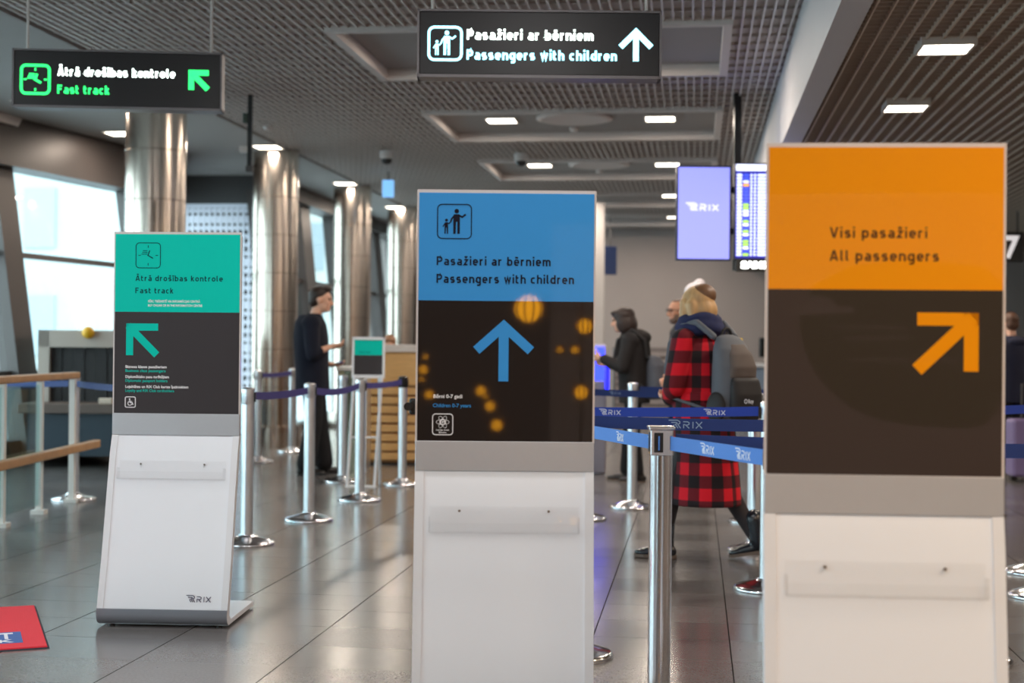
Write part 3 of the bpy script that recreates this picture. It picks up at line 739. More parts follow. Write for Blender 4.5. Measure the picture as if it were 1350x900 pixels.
bm = BM(); text_bm(bm, 'Children 0-7 years', X(573), Z(537.2), 50 * kx, 4.6 * kz, yf, bold=.01); obj('small_lettering', bm, M_blue, pd, label='blue lettering')
bm = BM(); A = lambda x, z: (cx + x * kx, cz + z * kz)
for a in (0, 60, 120):
    ca, sa = math.cos(math.radians(a)), math.sin(math.radians(a))
    stroke(bm, [A(8.5 * math.cos(q) * ca - 3.2 * math.sin(q) * sa, 3 + 8.5 * math.cos(q) * sa + 3.2 * math.sin(q) * ca) for q in [2 * PI * i / 28 for i in range(28)]], .55 * kx, yf, .0006, True)
obj('family_card_emblem', bm, M_wprint, pd)
bm = BM(); poly(bm, disc(*A(0, 3), 4.2 * kx), yf, .0009); text_bm(bm, 'Latvijas Goda', cx, cz - 8.2 * kz, 17 * kx, 2.0 * kz, yf, bold=.02, align='C'); text_bm(bm, 'ģimene', cx, cz - 11.3 * kz, 10 * kx, 2.0 * kz, yf, bold=.02, align='C'); obj('family_card_emblem', bm, M_wprint, pd)
bm = BM(); text_bm(bm, 'G', cx, cz + .5 * kz, 4.2 * kx, 5.0 * kz, yf - .0004, .0008, bold=.03, align='C'); obj('family_card_letter', bm, M_dk2, pd)
bm = BM(); box(bm, (-.325, .105, 1.05), (-.298, .135, 1.105), bevel=.008); cyl(bm, (-.327, .113, 1.078), (-.327, .085, 1.078), .014, seg=16); obj('edge_clip', bm, M_blackplastic, t)
# orange stand
rot = math.radians(-3.5)
t, po, pd, yf, mp = stand('display stand with orange poster for all passengers and diagonal arrow', stand_at(1166, F / 516, rot), YAW + rot, M_orange, M_dk3)
X, Z, kx, kz = mp(1013, 1318.5, 192, 625)
bm = BM(); sign_text(bm, 'Visi pasažieri', X(1093), Z(312), 127 * kx, 14.2 * kz, yf, w=.175); obj('lettering', bm, M_inkor, po); bm = BM(); sign_text(bm, 'All passengers', X(1093), Z(342.5), 142.5 * kx, 14.2 * kz, yf, w=.175); obj('lettering', bm, M_inkor, po)
bm = BM()
stroke(bm, [(X(1208), Z(418.5)), (X(1287.5), Z(418.5))], 17 * kx, yf); stroke(bm, [(X(1278), Z(410)), (X(1278), Z(487))], 19 * kx, yf); stroke(bm, [(X(1208), Z(485.5)), (X(1280), Z(416))], 17.5 * kx, yf, .0007)
obj('arrow', bm, M_orange, pd)

# ------------------------------------------------------------------ behind the camera, mirrored in the glossy posters
def mirror(px, py, d, rot, dist):
    """point at distance dist along the ray that the poster plane at depth d mirrors at this pixel"""
    n = Vector((math.sin(YAW + rot), -math.cos(YAW + rot), 0)); p0 = CAM + f0 * d
    ray = (fw + rt * ((px - 675) / F) - up * ((py - 450) / F)).normalized()
    h = CAM + ray * ((p0 - CAM).dot(n) / ray.dot(n)); rr_ = ray - n * 2 * ray.dot(n)
    return h + rr_ * dist
M_gold = mat('gold_glow', (255, 170, 14), .4, emit=22.0); M_brass = mat('dark_brass', (112, 84, 40), .3, metal=1.0)
def globe_stand(label, pts, base_i):
    b_ = pts[base_i][0]; t = thing('globe_light_stand', label, 'light stand', (b_.x, b_.y, 0), YAW, 'gold globe light stands')
    inv = Matrix.LocRotScale(Vector((b_.x, b_.y, 0)), Euler((0, 0, YAW)), Vector((1, 1, 1))).inverted()
    top = max(p[0].z for p in pts) + .1
    bm = BM(); lathe(bm, [(.20, 0), (.20, .015), (.03, .03), (.012, .05), (.012, top)], 24); obj('stem', bm, M_brass, t, smooth=False)
    for (p, r) in pts:
        q = inv @ p
        bm = BM(); bmesh.ops.create_icosphere(bm, subdivisions=3, radius=r, matrix=Matrix.Translation(q)); g_ = obj('globe', bm, M_gold, t, smooth=True)
        bm = BM(); cyl(bm, (0, 0, q.z), q, .006, seg=8); obj('arm', bm, M_brass, t)
        bm = BM()
        for k in range(5):
            a = PI * k / 5
            pts_ = [q + Vector((math.cos(a) * math.sin(u) * (r + .006), math.sin(a) * math.sin(u) * (r + .006), math.cos(u) * (r + .006))) for u in [2 * PI * i / 20 for i in range(20)]]
            for c_, e_ in zip(pts_, pts_[1:] + pts_[:1]): cyl(bm, c_, e_, .007, seg=5)
        obj('wire_cage', bm, M_brass, t)
dB = F / 390
g = lambda px, py: mirror(px, py, dB, math.radians(.5), 8.3)
g2 = lambda px, py: mirror(px, py, dB, math.radians(.5), 5.7)
globe_stand('brass stand of gold glowing globes behind the camera, mirrored right of the blue poster arrow', [(g2(697, 407), .105), (g2(771, 430), .06), (g2(766, 517), .055), (g2(758, 461), .035), (g2(738, 461), .03)], 2)
globe_stand('brass stand of gold glowing globes behind the camera, mirrored low in the blue poster', [(g(646, 535), .05), (g(655, 560), .055), (g(634, 515), .05), (g(640, 522), .03)], 0)
globe_stand('brass stand of gold glowing globes behind the camera, mirrored left in the blue poster', [(g(558, 487), .045), (g(561, 470), .03), (g(566, 520), .045), (g(556, 500), .03)], 0)
# recruiting board mirrored in the orange stand
dO = F / 516; rO = math.radians(-3.5)
m_ = lambda px, py: mirror(px, py, dO, rO, 6.2)
pc = m_(1165, 500); vx = (m_(1265, 500) - m_(1065, 500)); Wp = vx.length / 200           # metres per mirrored pixel
vx.z = 0; rz_ = math.atan2(vx.y, vx.x)                                                # direction that looks rightwards in the mirror
t = thing('notice_board', 'pale notice board with large green speech bubble behind the camera, mirrored in the orange stand', 'notice board', (pc.x, pc.y, 0), rz_ + PI)
zz = lambda py: pc.z - (py - 500) * Wp
xx = lambda px: -(px - 1165) * Wp
bm = BM(); box(bm, (-1.3, .0, .35), (1.3, .05, 2.35), bevel=.01); obj('panel', bm, mat('board_pale', (216, 196, 190), .6), t)
for s_ in (-1.1, 1.1):
    bm = BM(); box(bm, (s_ - .03, .05, 0), (s_ + .03, .09, 2.2)); box(bm, (s_ - .03, -.2, 0), (s_ + .03, .3, .03)); obj('leg', bm, M_dark, t)
bub = [(1055, 412), (1056, 430), (1062, 460), (1075, 488), (1095, 515), (1125, 540), (1160, 555), (1200, 562), (1240, 564), (1280, 566), (1300, 562), (1316, 545), (1330, 510), (1335, 460), (1335, 380), (1300, 345), (1200, 335), (1120, 345), (1075, 370)]
bm = BM(); poly(bm, [(xx(a), zz(b)) for a, b in bub], -.001, .003); obj('speech_bubble', bm, mat('leaf_green', (92, 120, 20), .6), t)
bm = BM(); poly(bm, [(xx(a), zz(b)) for a, b in ((1022, 414), (1040, 404), (1052, 402), (1066, 390), (1080, 386), (1096, 388), (1107, 400), (1125, 400), (1131, 408), (1060, 413))], -.004, .003); obj('cloud_shape', bm, mat('board_cloud', (232, 214, 208), .6), t)
bm = BM()
for (st, pa, pb, py) in (('pasažierus un', 1198, 1098, 431), ('darbiniekus', 1205, 1115, 446), ('–', 1188, 1180, 462), ('pievienojies arī tu!', 1266, 1123, 476)):
    text_bm(bm, st, xx(pa), zz(py), abs(xx(pb) - xx(pa)), 7 * Wp, -.004, .002, .02)
obj('lettering', bm, mat('board_text_white', (228, 214, 206), .6), t)
# ------------------------------------------------------------------ barrier posts and belts
def belt_post(p, label, mtl=None, top=None, big=False, group='belt barrier posts'):
    m = mtl or M_alu; r = .040
    t = thing('barrier_post', label, 'barrier post', (p.x, p.y, 0), YAW, group)
    bm = BM(); lathe(bm, [(.178, 0), (.180, .006), (.178, .016), (.165, .024), (.12, .038), (.075, .050), (.052, .060), (.050, .066)], 48); autosmooth(obj('base_plate', bm, M_chrome, t), 50)
    bm = BM(); lathe(bm, [(r, .06), (r, .90)], 28); autosmooth(obj('pole', bm, m, t))
    if big:
        for s in (-1, 1):
            bm = BM(); box(bm, (s * .034 - .006, -.012, .06), (s * .034 + .006, .012, .90)); obj('side_rail', bm, M_chrome, t)
        bm = BM(); box(bm, (-.041, -.041, .90), (.041, .041, .992), bevel=.004); hd = obj('belt_head', bm, M_chrome, t)
        for a in range(4):
            bm = BM(); box(bm, (-.028, -.0425, .912), (.004, -.040, .982), mtx=Matrix.Rotation(a * PI / 2, 4, 'Z')); obj('belt_slot', bm, M_blackplastic, hd)
        bm = BM(); box(bm, (-.047, -.047, .992), (.047, .047, 1.004), bevel=.004); obj('cap', bm, M_chrome, t)
    else:
        bm = BM(); lathe(bm, [(.041, .90), (.043, .905), (.043, .985), (.036, .99)], 28); autosmooth(obj('belt_head', bm, top or m, t))
        bm = BM(); lathe(bm, [(.044, .985), (.044, .998), (.030, 1.006), (.005, 1.008)], 28); autosmooth(obj('cap', bm, top or m, t))
        for a in (0, PI):
            bm = BM(); box(bm, (.039, -.012, .915), (.050, .012, .975), mtx=Matrix.Rotation(a, 4, 'Z')); obj('belt_clip', bm, M_blackplastic, t)
    return Vector((p.x, p.y, 0))
def belt(pts, label, m, width=.05, zc=.952, sag=.012, logos=(), lm=None, lh=.026, lsx=1.0, group='barrier belts', sub=12, dz=0.0, ga=.054, gb=.054):
    """a webbing ribbon between two posts (pts: two ground points); logos: fractions along it"""
    a, b = pts; d = (b - a).normalized(); n = Vector((d.y, -d.x, 0))
    if n.dot(f0) > 0: n = -n
    a = a + d * ga; b = b - d * gb; L = (b - a).length
    t = thing('barrier_belt', label, 'barrier belt', a, math.atan2(d.y, d.x), group)
    if d.dot(r0) < 0: pass
    bm = BM(); prev = None
    yy = -.0012
    for i in range(sub + 1):
        s = i / sub; x = L * s; z = zc + dz * s - sag * 4 * s * (1 - s)
        ring = [bm.verts.new(v) for v in ((x, yy, z - width / 2), (x, yy, z + width / 2), (x, -yy, z + width / 2), (x, -yy, z - width / 2))]
        if prev:
            for k in range(4): bm.faces.new((prev[k], prev[(k + 1) % 4], ring[(k + 1) % 4], ring[k]))
        else: bm.faces.new(ring)
        prev = ring
    bm.faces.new(list(reversed(prev)))
    obj('webbing', bm, m, t)
    for s in logos:
        z = zc + dz * s - sag * 4 * s * (1 - s)
        bm = BM(); logo_bm(bm, 0, 0, lh, 0, .0006, lsx, .13)
        o = obj('printed_logo', bm, lm or M_print, t)
        # logo reads from the camera's side
        if d.dot(r0) > 0: o.location = (L * s, -.0014, z - lh / 2)
        else: o.location = (L * s, .0014, z - lh / 2); o.rotation_euler = (0, 0, PI)
    return t
M_satin2 = mat('pale_aluminium', (222, 224, 228), 0.3, metal=1.0)
pA = belt_post(G(325, 717), 'silver barrier post just behind the teal display stand')
pB = belt_post(G(407, 686), 'silver barrier post in front of the man in a dark suit')
pC = belt_post(G(474, 659.5), 'silver barrier post in front of the small framed poster easel')
pD = belt_post(G(530, 639), 'silver barrier post with black cap in front of the wooden counter', top=M_blackplastic)
pE = belt_post(G(339, 609), 'silver barrier post beside the second steel column, partly behind a nearer post')
pF = belt_post(G(385, 596), 'thin looking silver barrier post behind the man in a dark suit')
pG_ = belt_post(G(451, 635), 'silver barrier post behind the legs of the framed poster easel')
pZ = belt_post(G(97, 659), 'silver barrier post at the end of the wooden handrail by the baggage scanner')
pY = belt_post(G(-75, 640), 'silver barrier post outside the left edge beyond the handrail')
belt((pA, pB), 'violet belt between the two nearest posts right of the teal stand', M_purplebelt)
belt((pB, pC), 'dark violet belt crossing in front of the legs of the man in a dark suit', M_purplebelt, sag=.03)
belt((pC, pD), 'violet belt in front of the wooden counter and poster easel', M_purplebelt)
belt((pE, pF), 'short dark violet belt behind the man in a dark suit', M_purplebelt)
p_ = G(215, 690)
belt((belt_post(p_, 'silver barrier post hidden behind the teal display stand'), pA), 'navy belt coming out from behind the teal display stand', M_navybelt)
belt((pY, pZ), 'navy belt running below the wooden handrail at the left edge', M_navybelt, sag=.02)
belt((pZ, p_), 'navy belt running from the handrail end to behind the teal stand', M_navybelt)

pH = belt_post(CX((872.5 - 675) / F * 5.1, 5.1), 'large chrome barrier post in the foreground right of the blue display stand', mtl=M_chrome, big=True)
pI = belt_post(G(1011, 777), 'silver barrier post with base half hidden by the orange stand edge')
pJ = belt_post(G(992, 688), 'silver barrier post behind the leg of the woman in plaid, farthest of three')
pJ2 = belt_post(G(996, 726), 'silver barrier post behind the boot of the woman in plaid, middle of three')
pK = belt_post(G(833, 669), 'silver barrier post in front of the dark haired woman at the kiosk')
pL = belt_post(G(768, 684), 'silver barrier post behind the blue stand, base edge at its right side')
pM = belt_post(G(752, 864), 'dark based barrier post hidden behind the blue stand, base showing low at right')
pN = belt_post(G(596, 772), 'barrier post hidden behind the blue display stand')
pP1 = belt_post(G(1364, 755), 'silver barrier post at the right edge, farther of two bases')
pP2 = belt_post(G(1375, 787), 'silver barrier post at the right edge, nearer of two bases')
pP3 = belt_post(G(1295, 680), 'silver barrier post behind the orange stand, base tip far at its right')
pP4 = belt_post(G(1276, 872), 'silver barrier post behind the orange stand, base tip low at its right')
pR = belt_post(CX(2.6, 4.75), 'chrome barrier post outside the right edge holding the nearest navy belt')
pQ = belt_post(CX(1.05, 3.35), 'chrome barrier post hidden in front of the orange stand foot') if False else None
belt((pL, pJ), 'farthest navy belt behind the woman in plaid, beside the kiosk', M_navybelt, logos=(.12,), lm=M_printgrey, lh=.022)
belt((pK, pP3), 'navy belt from the kiosk post passing behind the woman in plaid', M_navybelt)
belt((pN, pI), 'royal blue belt with pale logos crossing the waist of the woman in plaid', M_royalbelt, logos=(.46, .815), lm=M_print, lh=.030, sag=.012)
belt((pI, pP1), 'royal blue belt with pale logo at the right edge', M_royalbelt, logos=(.80,), lm=M_print, lh=.030)
belt((pM, pP4), 'navy belt with grey logo crossing between the blue and orange stands', M_navybelt, zc=.975, logos=(.225,), lm=M_printgrey, lh=.033, lsx=1.1, sag=.01)
belt((pM, pH - f0 * .050 - r0 * .01), 'pale blue belt running from behind the blue stand to the chrome post', M_lightbelt, logos=(.52, .88), lm=M_print, lh=.034, lsx=.55, sag=.0, zc=.945, gb=.0)
belt((pH, pR), 'navy belt with logo running right from the foreground chrome post', M_navybelt, logos=(.93,), lm=M_printgrey, lh=.034)
pS = belt_post(CX(.82, 4.34), 'chrome barrier post standing close behind the orange stand', mtl=M_chrome)
pHf = pH - f0 * .050 + r0 * .03
belt((pHf, pS), 'pale blue belt with white logos running from chrome post to orange stand', M_lightbelt, logos=(.33, .68), lm=M_print, lh=.034, lsx=.75, sag=.0, zc=.945, ga=0)

# ------------------------------------------------------------------ left: handrail, scanner, mat
xr = -3.535
t = thing('balustrade', 'glass balustrade with wooden handrail and white posts at the left edge', 'balustrade', CX(xr, 9.0), YAW)
for yy in (.0, .88, 1.67, 2.46):
    bm = BM(); box(bm, (-.022, yy - .022, .03), (.022, yy + .022, 1.0)); box(bm, (-.05, yy - .05, 0), (.05, yy + .05, .03)); obj('post', bm, mat('white_post', (226, 226, 222), .4), t)
bm = BM(); box(bm, (-.035, -2.0, .995), (.035, 2.55, 1.05), bevel=.012); obj('handrail', bm, M_handrail, t)
bm = BM(); box(bm, (.024, -2.0, .41), (.09, 2.95, .475), bevel=.01); obj('bumper_rail', bm, M_handrail, t, label='lower wooden bumper rail')
for (a, b) in ((.03, .85), (.91, 1.64)):
    bm = BM(); box(bm, (-.006, a, .07), (.006, b, .97)); obj('glass_panel', bm, glass('balustrade_glass', (232, 246, 246), .2), t)

q = G(118, 612)
t = thing('baggage_scanner', 'large baggage x-ray scanner with dark curtained opening and yellow knob', 'baggage scanner', (q.x, q.y, 0), YAW)
M_scan = mat('scanner_beige', (178, 166, 156), .5); M_scanblue = mat('scanner_slate', (46, 62, 74), .5)
bm = BM()
box(bm, (-.56, 0, .62), (-.44, 1.6, 1.42)); box(bm, (.64, 0, .62), (.76, 1.6, 1.42)); box(bm, (-.56, 0, 1.24), (.76, 1.6, 1.42)); box(bm, (-.44, .9, .62), (.64, 1.6, 1.24))
obj('housing', bm, M_scan, t)
for k in range(9):
    bm = BM(); box(bm, (-.44 + k * .12, .06 + .01 * (k % 2), .66), (-.325 + k * .12, .066 + .01 * (k % 2), 1.24)); obj('curtain_strip', bm, mat('rubber_curtain', (30, 27, 28), .6), t)
bm = BM(); box(bm, (-.6, -.5, .56), (.8, 1.6, .66), bevel=.01); obj('conveyor', bm, mat('conveyor_brown', (104, 88, 80), .5), t)
bm = BM(); box(bm, (-.52, -.42, .12), (.74, 1.5, .56)); obj('body', bm, M_scanblue, t)
bm = BM()
for (x_, y_) in ((-.45, -.3), (.65, -.3), (-.45, 1.4), (.65, 1.4)): cyl(bm, (x_, y_, 0), (x_, y_, .12), .04, seg=14)
obj('castor_feet', bm, M_blackplastic, t)
bm = BM(); bmesh.ops.create_uvsphere(bm, u_segments=18, v_segments=12, radius=.065, matrix=Matrix.Translation((-.02, -.03, 1.395))); obj('emergency_knob', bm, mat('yellow_knob', (232, 176, 30), .4), t, smooth=True)
bm = BM(); box(bm, (.22, -.46, .66), (.36, -.40, .72), bevel=.01); obj('control_box', bm, mat('scanner_label', (224, 206, 188), .5), t)

q = G(-30, 600); t = thing('grey_screen_panel', 'dark grey upright panel with black top edge at the left edge by the window', 'panel', (q.x, q.y, 0), YAW)
bm = BM(); box(bm, (-.4, 0, .1), (.50, .08, 1.40), bevel=.01); obj('panel', bm, mat('grey_panel', (120, 112, 112), .6), t)
bm = BM(); box(bm, (-.42, -.02, 1.40), (.54, .10, 1.45)); obj('top_rail', bm, M_blackplastic, t)
for s in (-.3, .4):
    bm = BM(); box(bm, (s - .03, -.15, 0), (s + .03, .23, .1)); obj('foot', bm, M_blackplastic, t)

# red mat
c0 = G(45, 800); c1 = G(62.5, 854); ex = (c0 - c1).normalized(); ey = Vector((ex.y, -ex.x, 0))
t = thing('red_mat', 'red floor mat with blue square bearing white letters at lower left', 'floor mat', (c1.x, c1.y, 0), 0)
rz = math.atan2(ey.y, ey.x); t.rotation_euler = (0, 0, rz)       # local x points right along the near edge
Lm = (c0 - c1).length
bm = BM(); box(bm, (-1.2, 0, .001), (0, Lm, .010), bevel=.003); obj('carpet', bm, mat('red_carpet', (224, 52, 66), .95, noise=.15, nscale=180, bump=.3), t)
bm = BM(); box(bm, (-1.22, -.008, .0), (.008, Lm + .008, .004)); obj('rubber_edge', bm, mat('dark_rubber', (52, 56, 72), .7), t)
kx_ = 1 / ((854 - 454) / 1.28)
bm = BM(); box(bm, (-.60, .10, .0095), (-.092, .345, .0108)); obj('printed_square', bm, mat('mat_blue', (70, 104, 168), .9), t)
bm = BM()
text_bm(bm, 'T', .19, .057, .06, .13, 0, 0, .03); text_bm(bm, 'K', .185, -.020, .065, .062, 0, 0, .03)
o = obj('lettering', bm, mat('mat_white', (226, 228, 236), .9), t); o.rotation_euler = (-PI / 2, 0, 0); o.location = (-.375, .138, .0112)

# ------------------------------------------------------------------ counter, easel, kiosks, screens
q = G(512, 612)
cn = thing('service_counter', 'pale wooden service counter with slatted front and white top', 'counter', (q.x, q.y, 0), YAW)
wl = -.27; wr = .95
bm = BM(); box(bm, (wl, .02, .02), (wr, .62, 1.20)); obj('carcass', bm, M_oakdark, cn)
bm = BM(); box(bm, (wl, -.01, .86), (wr, .02, 1.22)); obj('upper_panel', bm, M_oak, cn)
for i in range(8):
    bm = BM(); box(bm, (wl, -.012, .05 + i * .101), (wr, .02, .05 + i * .101 + .078), bevel=.006); obj('front_slat', bm, M_oak, cn)
bm = BM(); box(bm, (wl - .03, -.05, 1.22), (wr + .03, .66, 1.30), bevel=.006); obj('top', bm, mat('counter_white', (226, 216, 210), .4), cn)
bm = BM(); box(bm, (wl + .04, .05, 0), (wr - .04, .58, .03)); obj('plinth', bm, M_dark, cn)
# side glass desk with tablet
q = G(452, 628); t = thing('glass_desk', 'pale glass desk with white top left of the wooden counter', 'desk', (q.x, q.y + .5, 0), YAW)
bm = BM(); box(bm, (-.20, -.02, 1.03), (.12, .5, 1.07), bevel=.005); obj('top', bm, mat('desk_white', (226, 230, 230), .3), t)
bm = BM(); box(bm, (-.17, .0, 0), (.09, .012, 1.03)); obj('front_glass', bm, glass('desk_glass', (226, 243, 240), .2), t)
for s in (-.19, .09):
    bm = BM(); box(bm, (s, .0, 0), (s + .02, .46, 1.03)); obj('side_frame', bm, M_alu, t)
dk = t
t = thing('tablet', 'small dark tablet propped upright on the glass desk', 'tablet', (q.x + .04, q.y + .62, 1.07), YAW + .3)
bm = BM(); box(bm, (-.06, 0, 0), (.06, .012, .17), mtx=Matrix.Rotation(-.25, 4, 'X'), bevel=.003); obj('case', bm, M_blackplastic, t)
bm = BM(); box(bm, (-.05, -.002, .012), (.05, 0, .16), mtx=Matrix.Rotation(-.25, 4, 'X')); obj('screen', bm, mat('tablet_screen', (128, 96, 82), .2), t)
# poster easel in front of the counter
q = G(483, 642); t = thing('poster_easel', 'white framed easel with teal and charcoal poster before the wooden counter', 'easel', (q.x, q.y, 0), YAW)
k = 1 / ((642 - 456) / 1.28); M_easel = mat('easel_white', (226, 226, 230), .35)
hw, zl, zh = .15, 1.02, 1.365
tilt = Matrix.Rotation(-.06, 4, 'X')
bm = BM()
for lo, hi in (((-hw, -.012, zl), (-hw + .02, .012, zh)), ((hw - .02, -.012, zl), (hw, .012, zh)), ((-hw, -.012, zh - .025), (hw, .012, zh)), ((-hw, -.012, zl - .03), (hw, .012, zl))): box(bm, lo, hi, mtx=tilt)
obj('frame', bm, M_easel, t)
bm = BM(); box(bm, (-hw + .015, -.006, 1.20), (hw - .015, .006, zh - .02), mtx=tilt); obj('poster', bm, M_teal, t, label='teal upper half')
bm = BM(); box(bm, (-hw + .015, -.006, zl - .01), (hw - .015, .006, 1.20), mtx=tilt); obj('poster', bm, M_dk1, t, label='charcoal lower half')
bm = BM(); text_bm(bm, 'Fast track', -.08, 1.222, .10, .012, -.0068, .0006, .02); o = obj('lettering', bm, M_inkteal, t); o.data.transform(tilt)
for (x0_, x1_) in ((-.125, -.175), (.125, .075)):
    bm = BM(); cyl(bm, (x1_, -.01, 0), (x0_, .055, zl), .014, seg=12); obj('leg', bm, M_easel, t)
for (x0_, x1_) in ((-.10, -.10), (.10, .10)):
    bm = BM(); cyl(bm, (x1_, .24, 0), (x0_, .075, zl + .02), .014, seg=12); obj('leg', bm, M_alu, t, label='rear metal leg')
bm = BM(); cyl(bm, (-.15, .02, .45), (.10, .02, .45), .008, seg=10); obj('stretcher', bm, M_easel, t)
bm = BM(); box(bm, (-.19, -.04, 0), (.09, .06, .012)); obj('foot_plate', bm, M_easel, t)

# blue lit kiosk
q = G(783, 628); t = thing('check_in_kiosk', 'self service kiosk glowing blue beside the blue display stand', 'kiosk', (q.x, q.y + .3, 0), YAW)
bm = BM(); box(bm, (-.22, 0, .0), (.10, .34, .95), bevel=.02); obj('pedestal', bm, mat('kiosk_grey', (150, 146, 160), .4), t)
bm = BM(); box(bm, (-.20, -.015, .90), (.085, .02, 1.30), mtx=Matrix.Rotation(-.12, 4, 'X'), bevel=.01); obj('screen', bm, mat('kiosk_blue', (44, 60, 250), .3, emit=2.6), t)
bm = BM(); box(bm, (-.24, .02, .90), (.105, .16, 1.34), mtx=Matrix.Rotation(-.12, 4, 'X'), bevel=.02); obj('hood', bm, mat('kiosk_white', (206, 200, 216), .4), t)
bm = BM(); box(bm, (.085, -.03, .86), (.125, .05, 1.16), bevel=.012); obj('light_strip', bm, mat('kiosk_blue2', (30, 30, 250), .3, emit=2.2), t)

# screens on a ceiling pole
dS = 13.7; kS = F / dS
def screen(label, px0, px1, py0, py1, face):
    q = P((px0 + px1) / 2, py1, dS); t = thing('display_screen', label, 'screen', q, YAW, 'portrait screens hung from the ceiling')
    w = (px1 - px0) / kS; h = (py1 - py0) / kS
    bm = BM(); box(bm, (-w / 2, 0, 0), (w / 2, .07, h), bevel=.006); obj('housing', bm, mat('screen_frame', (18, 30, 70), .3), t)
    return t, w, h
t, w, h = screen('portrait screen glowing lavender blue with a white logo', 891, 963.5, 218, 343.5, 0)
bm = BM(); box(bm, (-w / 2 + .018, -.004, .018), (w / 2 - .018, .002, h - .018)); obj('glowing_face', bm, mat('lavender_screen', (138, 144, 246), .3, emit=.8), t)
bm = BM(); logo_bm(bm, -w * .33, h * .525, w * .135, -.0045, .001, 1.15, .22); obj('screen_logo', bm, mat('screen_white', (196, 198, 248), .3, emit=1.0), t)
t, w, h = screen('portrait flight information board with rows of flights', 967.5, 1044, 215, 342, 1)
bm = BM(); box(bm, (-w / 2 + .012, -.004, .012), (w / 2 - .012, .002, h - .012)); obj('glowing_face', bm, mat('board_navy', (16, 20, 150), .3, emit=.8), t)
bm = BM(); box(bm, (-w / 2 + .014, -.006, h - .075), (w / 2 - .014, -.004, h - .014)); obj('header_bar', bm, mat('board_white', (226, 232, 255), .3, emit=1.3), t)
mB = [mat('board_text', (190, 200, 252), .3, emit=1.5), mat('board_green', (168, 222, 70), .3, emit=1.1), mat('board_orange', (246, 168, 70), .3, emit=1.1), mat('board_white', (226, 232, 255)), mat('board_blue', (60, 84, 220), .3, emit=.9)]
bm = BM(); nrow = 25; pal = [4, 4, 0, 2, 4, 4, 4, 4, 4, 1, 1, 3, 3, 4, 1, 3, 4, 1, 3, 4, 1, 1, 3, 4, 1]
rr = random.Random(3)
for i in range(nrow):
    z1 = h - .105 - i * (h - .13) / nrow; z0_ = z1 - (h - .13) / nrow * .72
    x0_ = -w / 2 + .022
    for (a, b, mi) in ((0, .05, 0), (.062, .115, pal[i]), (.13, .15, 0), (.165, .185, 0), (.20, .20 + rr.choice((.10, .12, .16, .22)), 0), (.44, .50, 0)):
        box(bm, (x0_ + a, -.0062, z0_), (min(x0_ + b, w / 2 - .016), -.004, z1), mi=mi)
obj('timetable_rows', bm, mB, t)
# pole and small lit plate
q = P(971, 290, dS + .18)
t = thing('ceiling_pole', 'black pole hanging from the ceiling carrying two portrait screens', 'pole', (q.x, q.y, 2.05), YAW)
bm = BM(); box(bm, (-.034, -.034, .0), (.034, .034, H_C - 2.05 + .06)); obj('pole', bm, M_blackplastic, t)
for z in (.35, .75):
    bm = BM(); box(bm, (-.5, -.09, z), (.5, -.045, z + .06)); obj('bracket', bm, M_blackplastic, t)
q = P(1011, 358, dS); t = thing('light_plate', 'small black plate with glowing white letters below the flight board', 'lit sign', q, YAW)
bm = BM(); box(bm, (-.30, .0, 0), (.30, .06, .125), bevel=.005); box(bm, (-.29, .02, .12), (.29, .05, .16)); obj('plate', bm, M_blackplastic, t)
bm = BM(); text_bm(bm, 'SAMSUNG', -.25, .035, .50, .062, -.001, .002, .06); obj('lettering', bm, mat('plate_letters', (250, 255, 250), .3, emit=6), t)

# black pole at left, with small camera
q = G(330, 128, H_C); t = thing('ceiling_pole', 'black pole hanging from the ceiling in front of the second steel column', 'pole', (q.x, q.y, H_C - .68), YAW)
bm = BM(); box(bm, (-.022, -.022, 0), (.022, .022, .70)); obj('pole', bm, M_blackplastic, t)
bm = BM(); box(bm, (-.10, -.05, .13), (-.02, .05, .19), bevel=.01); obj('camera', bm, mat('camera_white', (206, 202, 200)), t)
bm = BM(); box(bm, (-.035, -.035, -.06), (.035, .035, .0), bevel=.008); obj('end_cap', bm, M_dark, t)
bm = BM(); box(bm, (-.07, -.03, .42), (-.02, .03, .52), bevel=.01); obj('junction_box', bm, mat('box_green', (60, 74, 66), .5), t)

# number sign, far blue sign, back-wall furniture
d7 = 19.0; k7 = F / d7
q = P(1333, 345, d7); t = thing('number_sign', 'black hanging sign with white number seven at the right edge', 'number sign', q, YAW)
bm = BM(); box(bm, (-.20, 0, 0), (.17, .1, .40), bevel=.008); obj('sign_box', bm, M_signblack, t)
bm = BM(); text_bm(bm, '7', -.09, .06, .20, .29, -.001, .002, .03); obj('number', bm, mat('number_white', (226, 220, 220), .4, emit=.6), t)
bm = BM(); cyl(bm, (-.1, .05, .40), (-.1, .05, H_R - q.z + .03), .012, seg=10); cyl(bm, (.1, .05, .40), (.1, .05, H_R - q.z + .03), .012, seg=10); obj('hanging_rods', bm, M_dark, t)
q = P(804, 362, 27.5); t = thing('blue_sign', 'dark blue hanging sign panel in front of the far grey wall', 'sign', q, YAW)
bm = BM(); box(bm, (-.16, 0, 0), (.13, .06, .55), bevel=.006); obj('panel', bm, mat('navy_panel', (24, 46, 92), .5), t)
bm = BM(); cyl(bm, (0, .03, .55), (0, .03, H_C - q.z + .10), .012, seg=10); obj('rod', bm, M_dark, t)
q = G(880, 560); t = thing('louvred_cabinet', 'grey louvred cabinet against the far wall behind the travellers', 'cabinet', (q.x, min(q.y, 28.6), 0), YAW)
bm = BM(); box(bm, (-.9, .04, 0), (.9, .5, 1.30)); obj('carcass', bm, mat('cabinet_grey', (120, 112, 112), .6), t)
bm = BM()
for i in range(10): box(bm, (-.88, 0, .12 + i * .115), (.88, .06, .12 + i * .115 + .07), mtx=None)
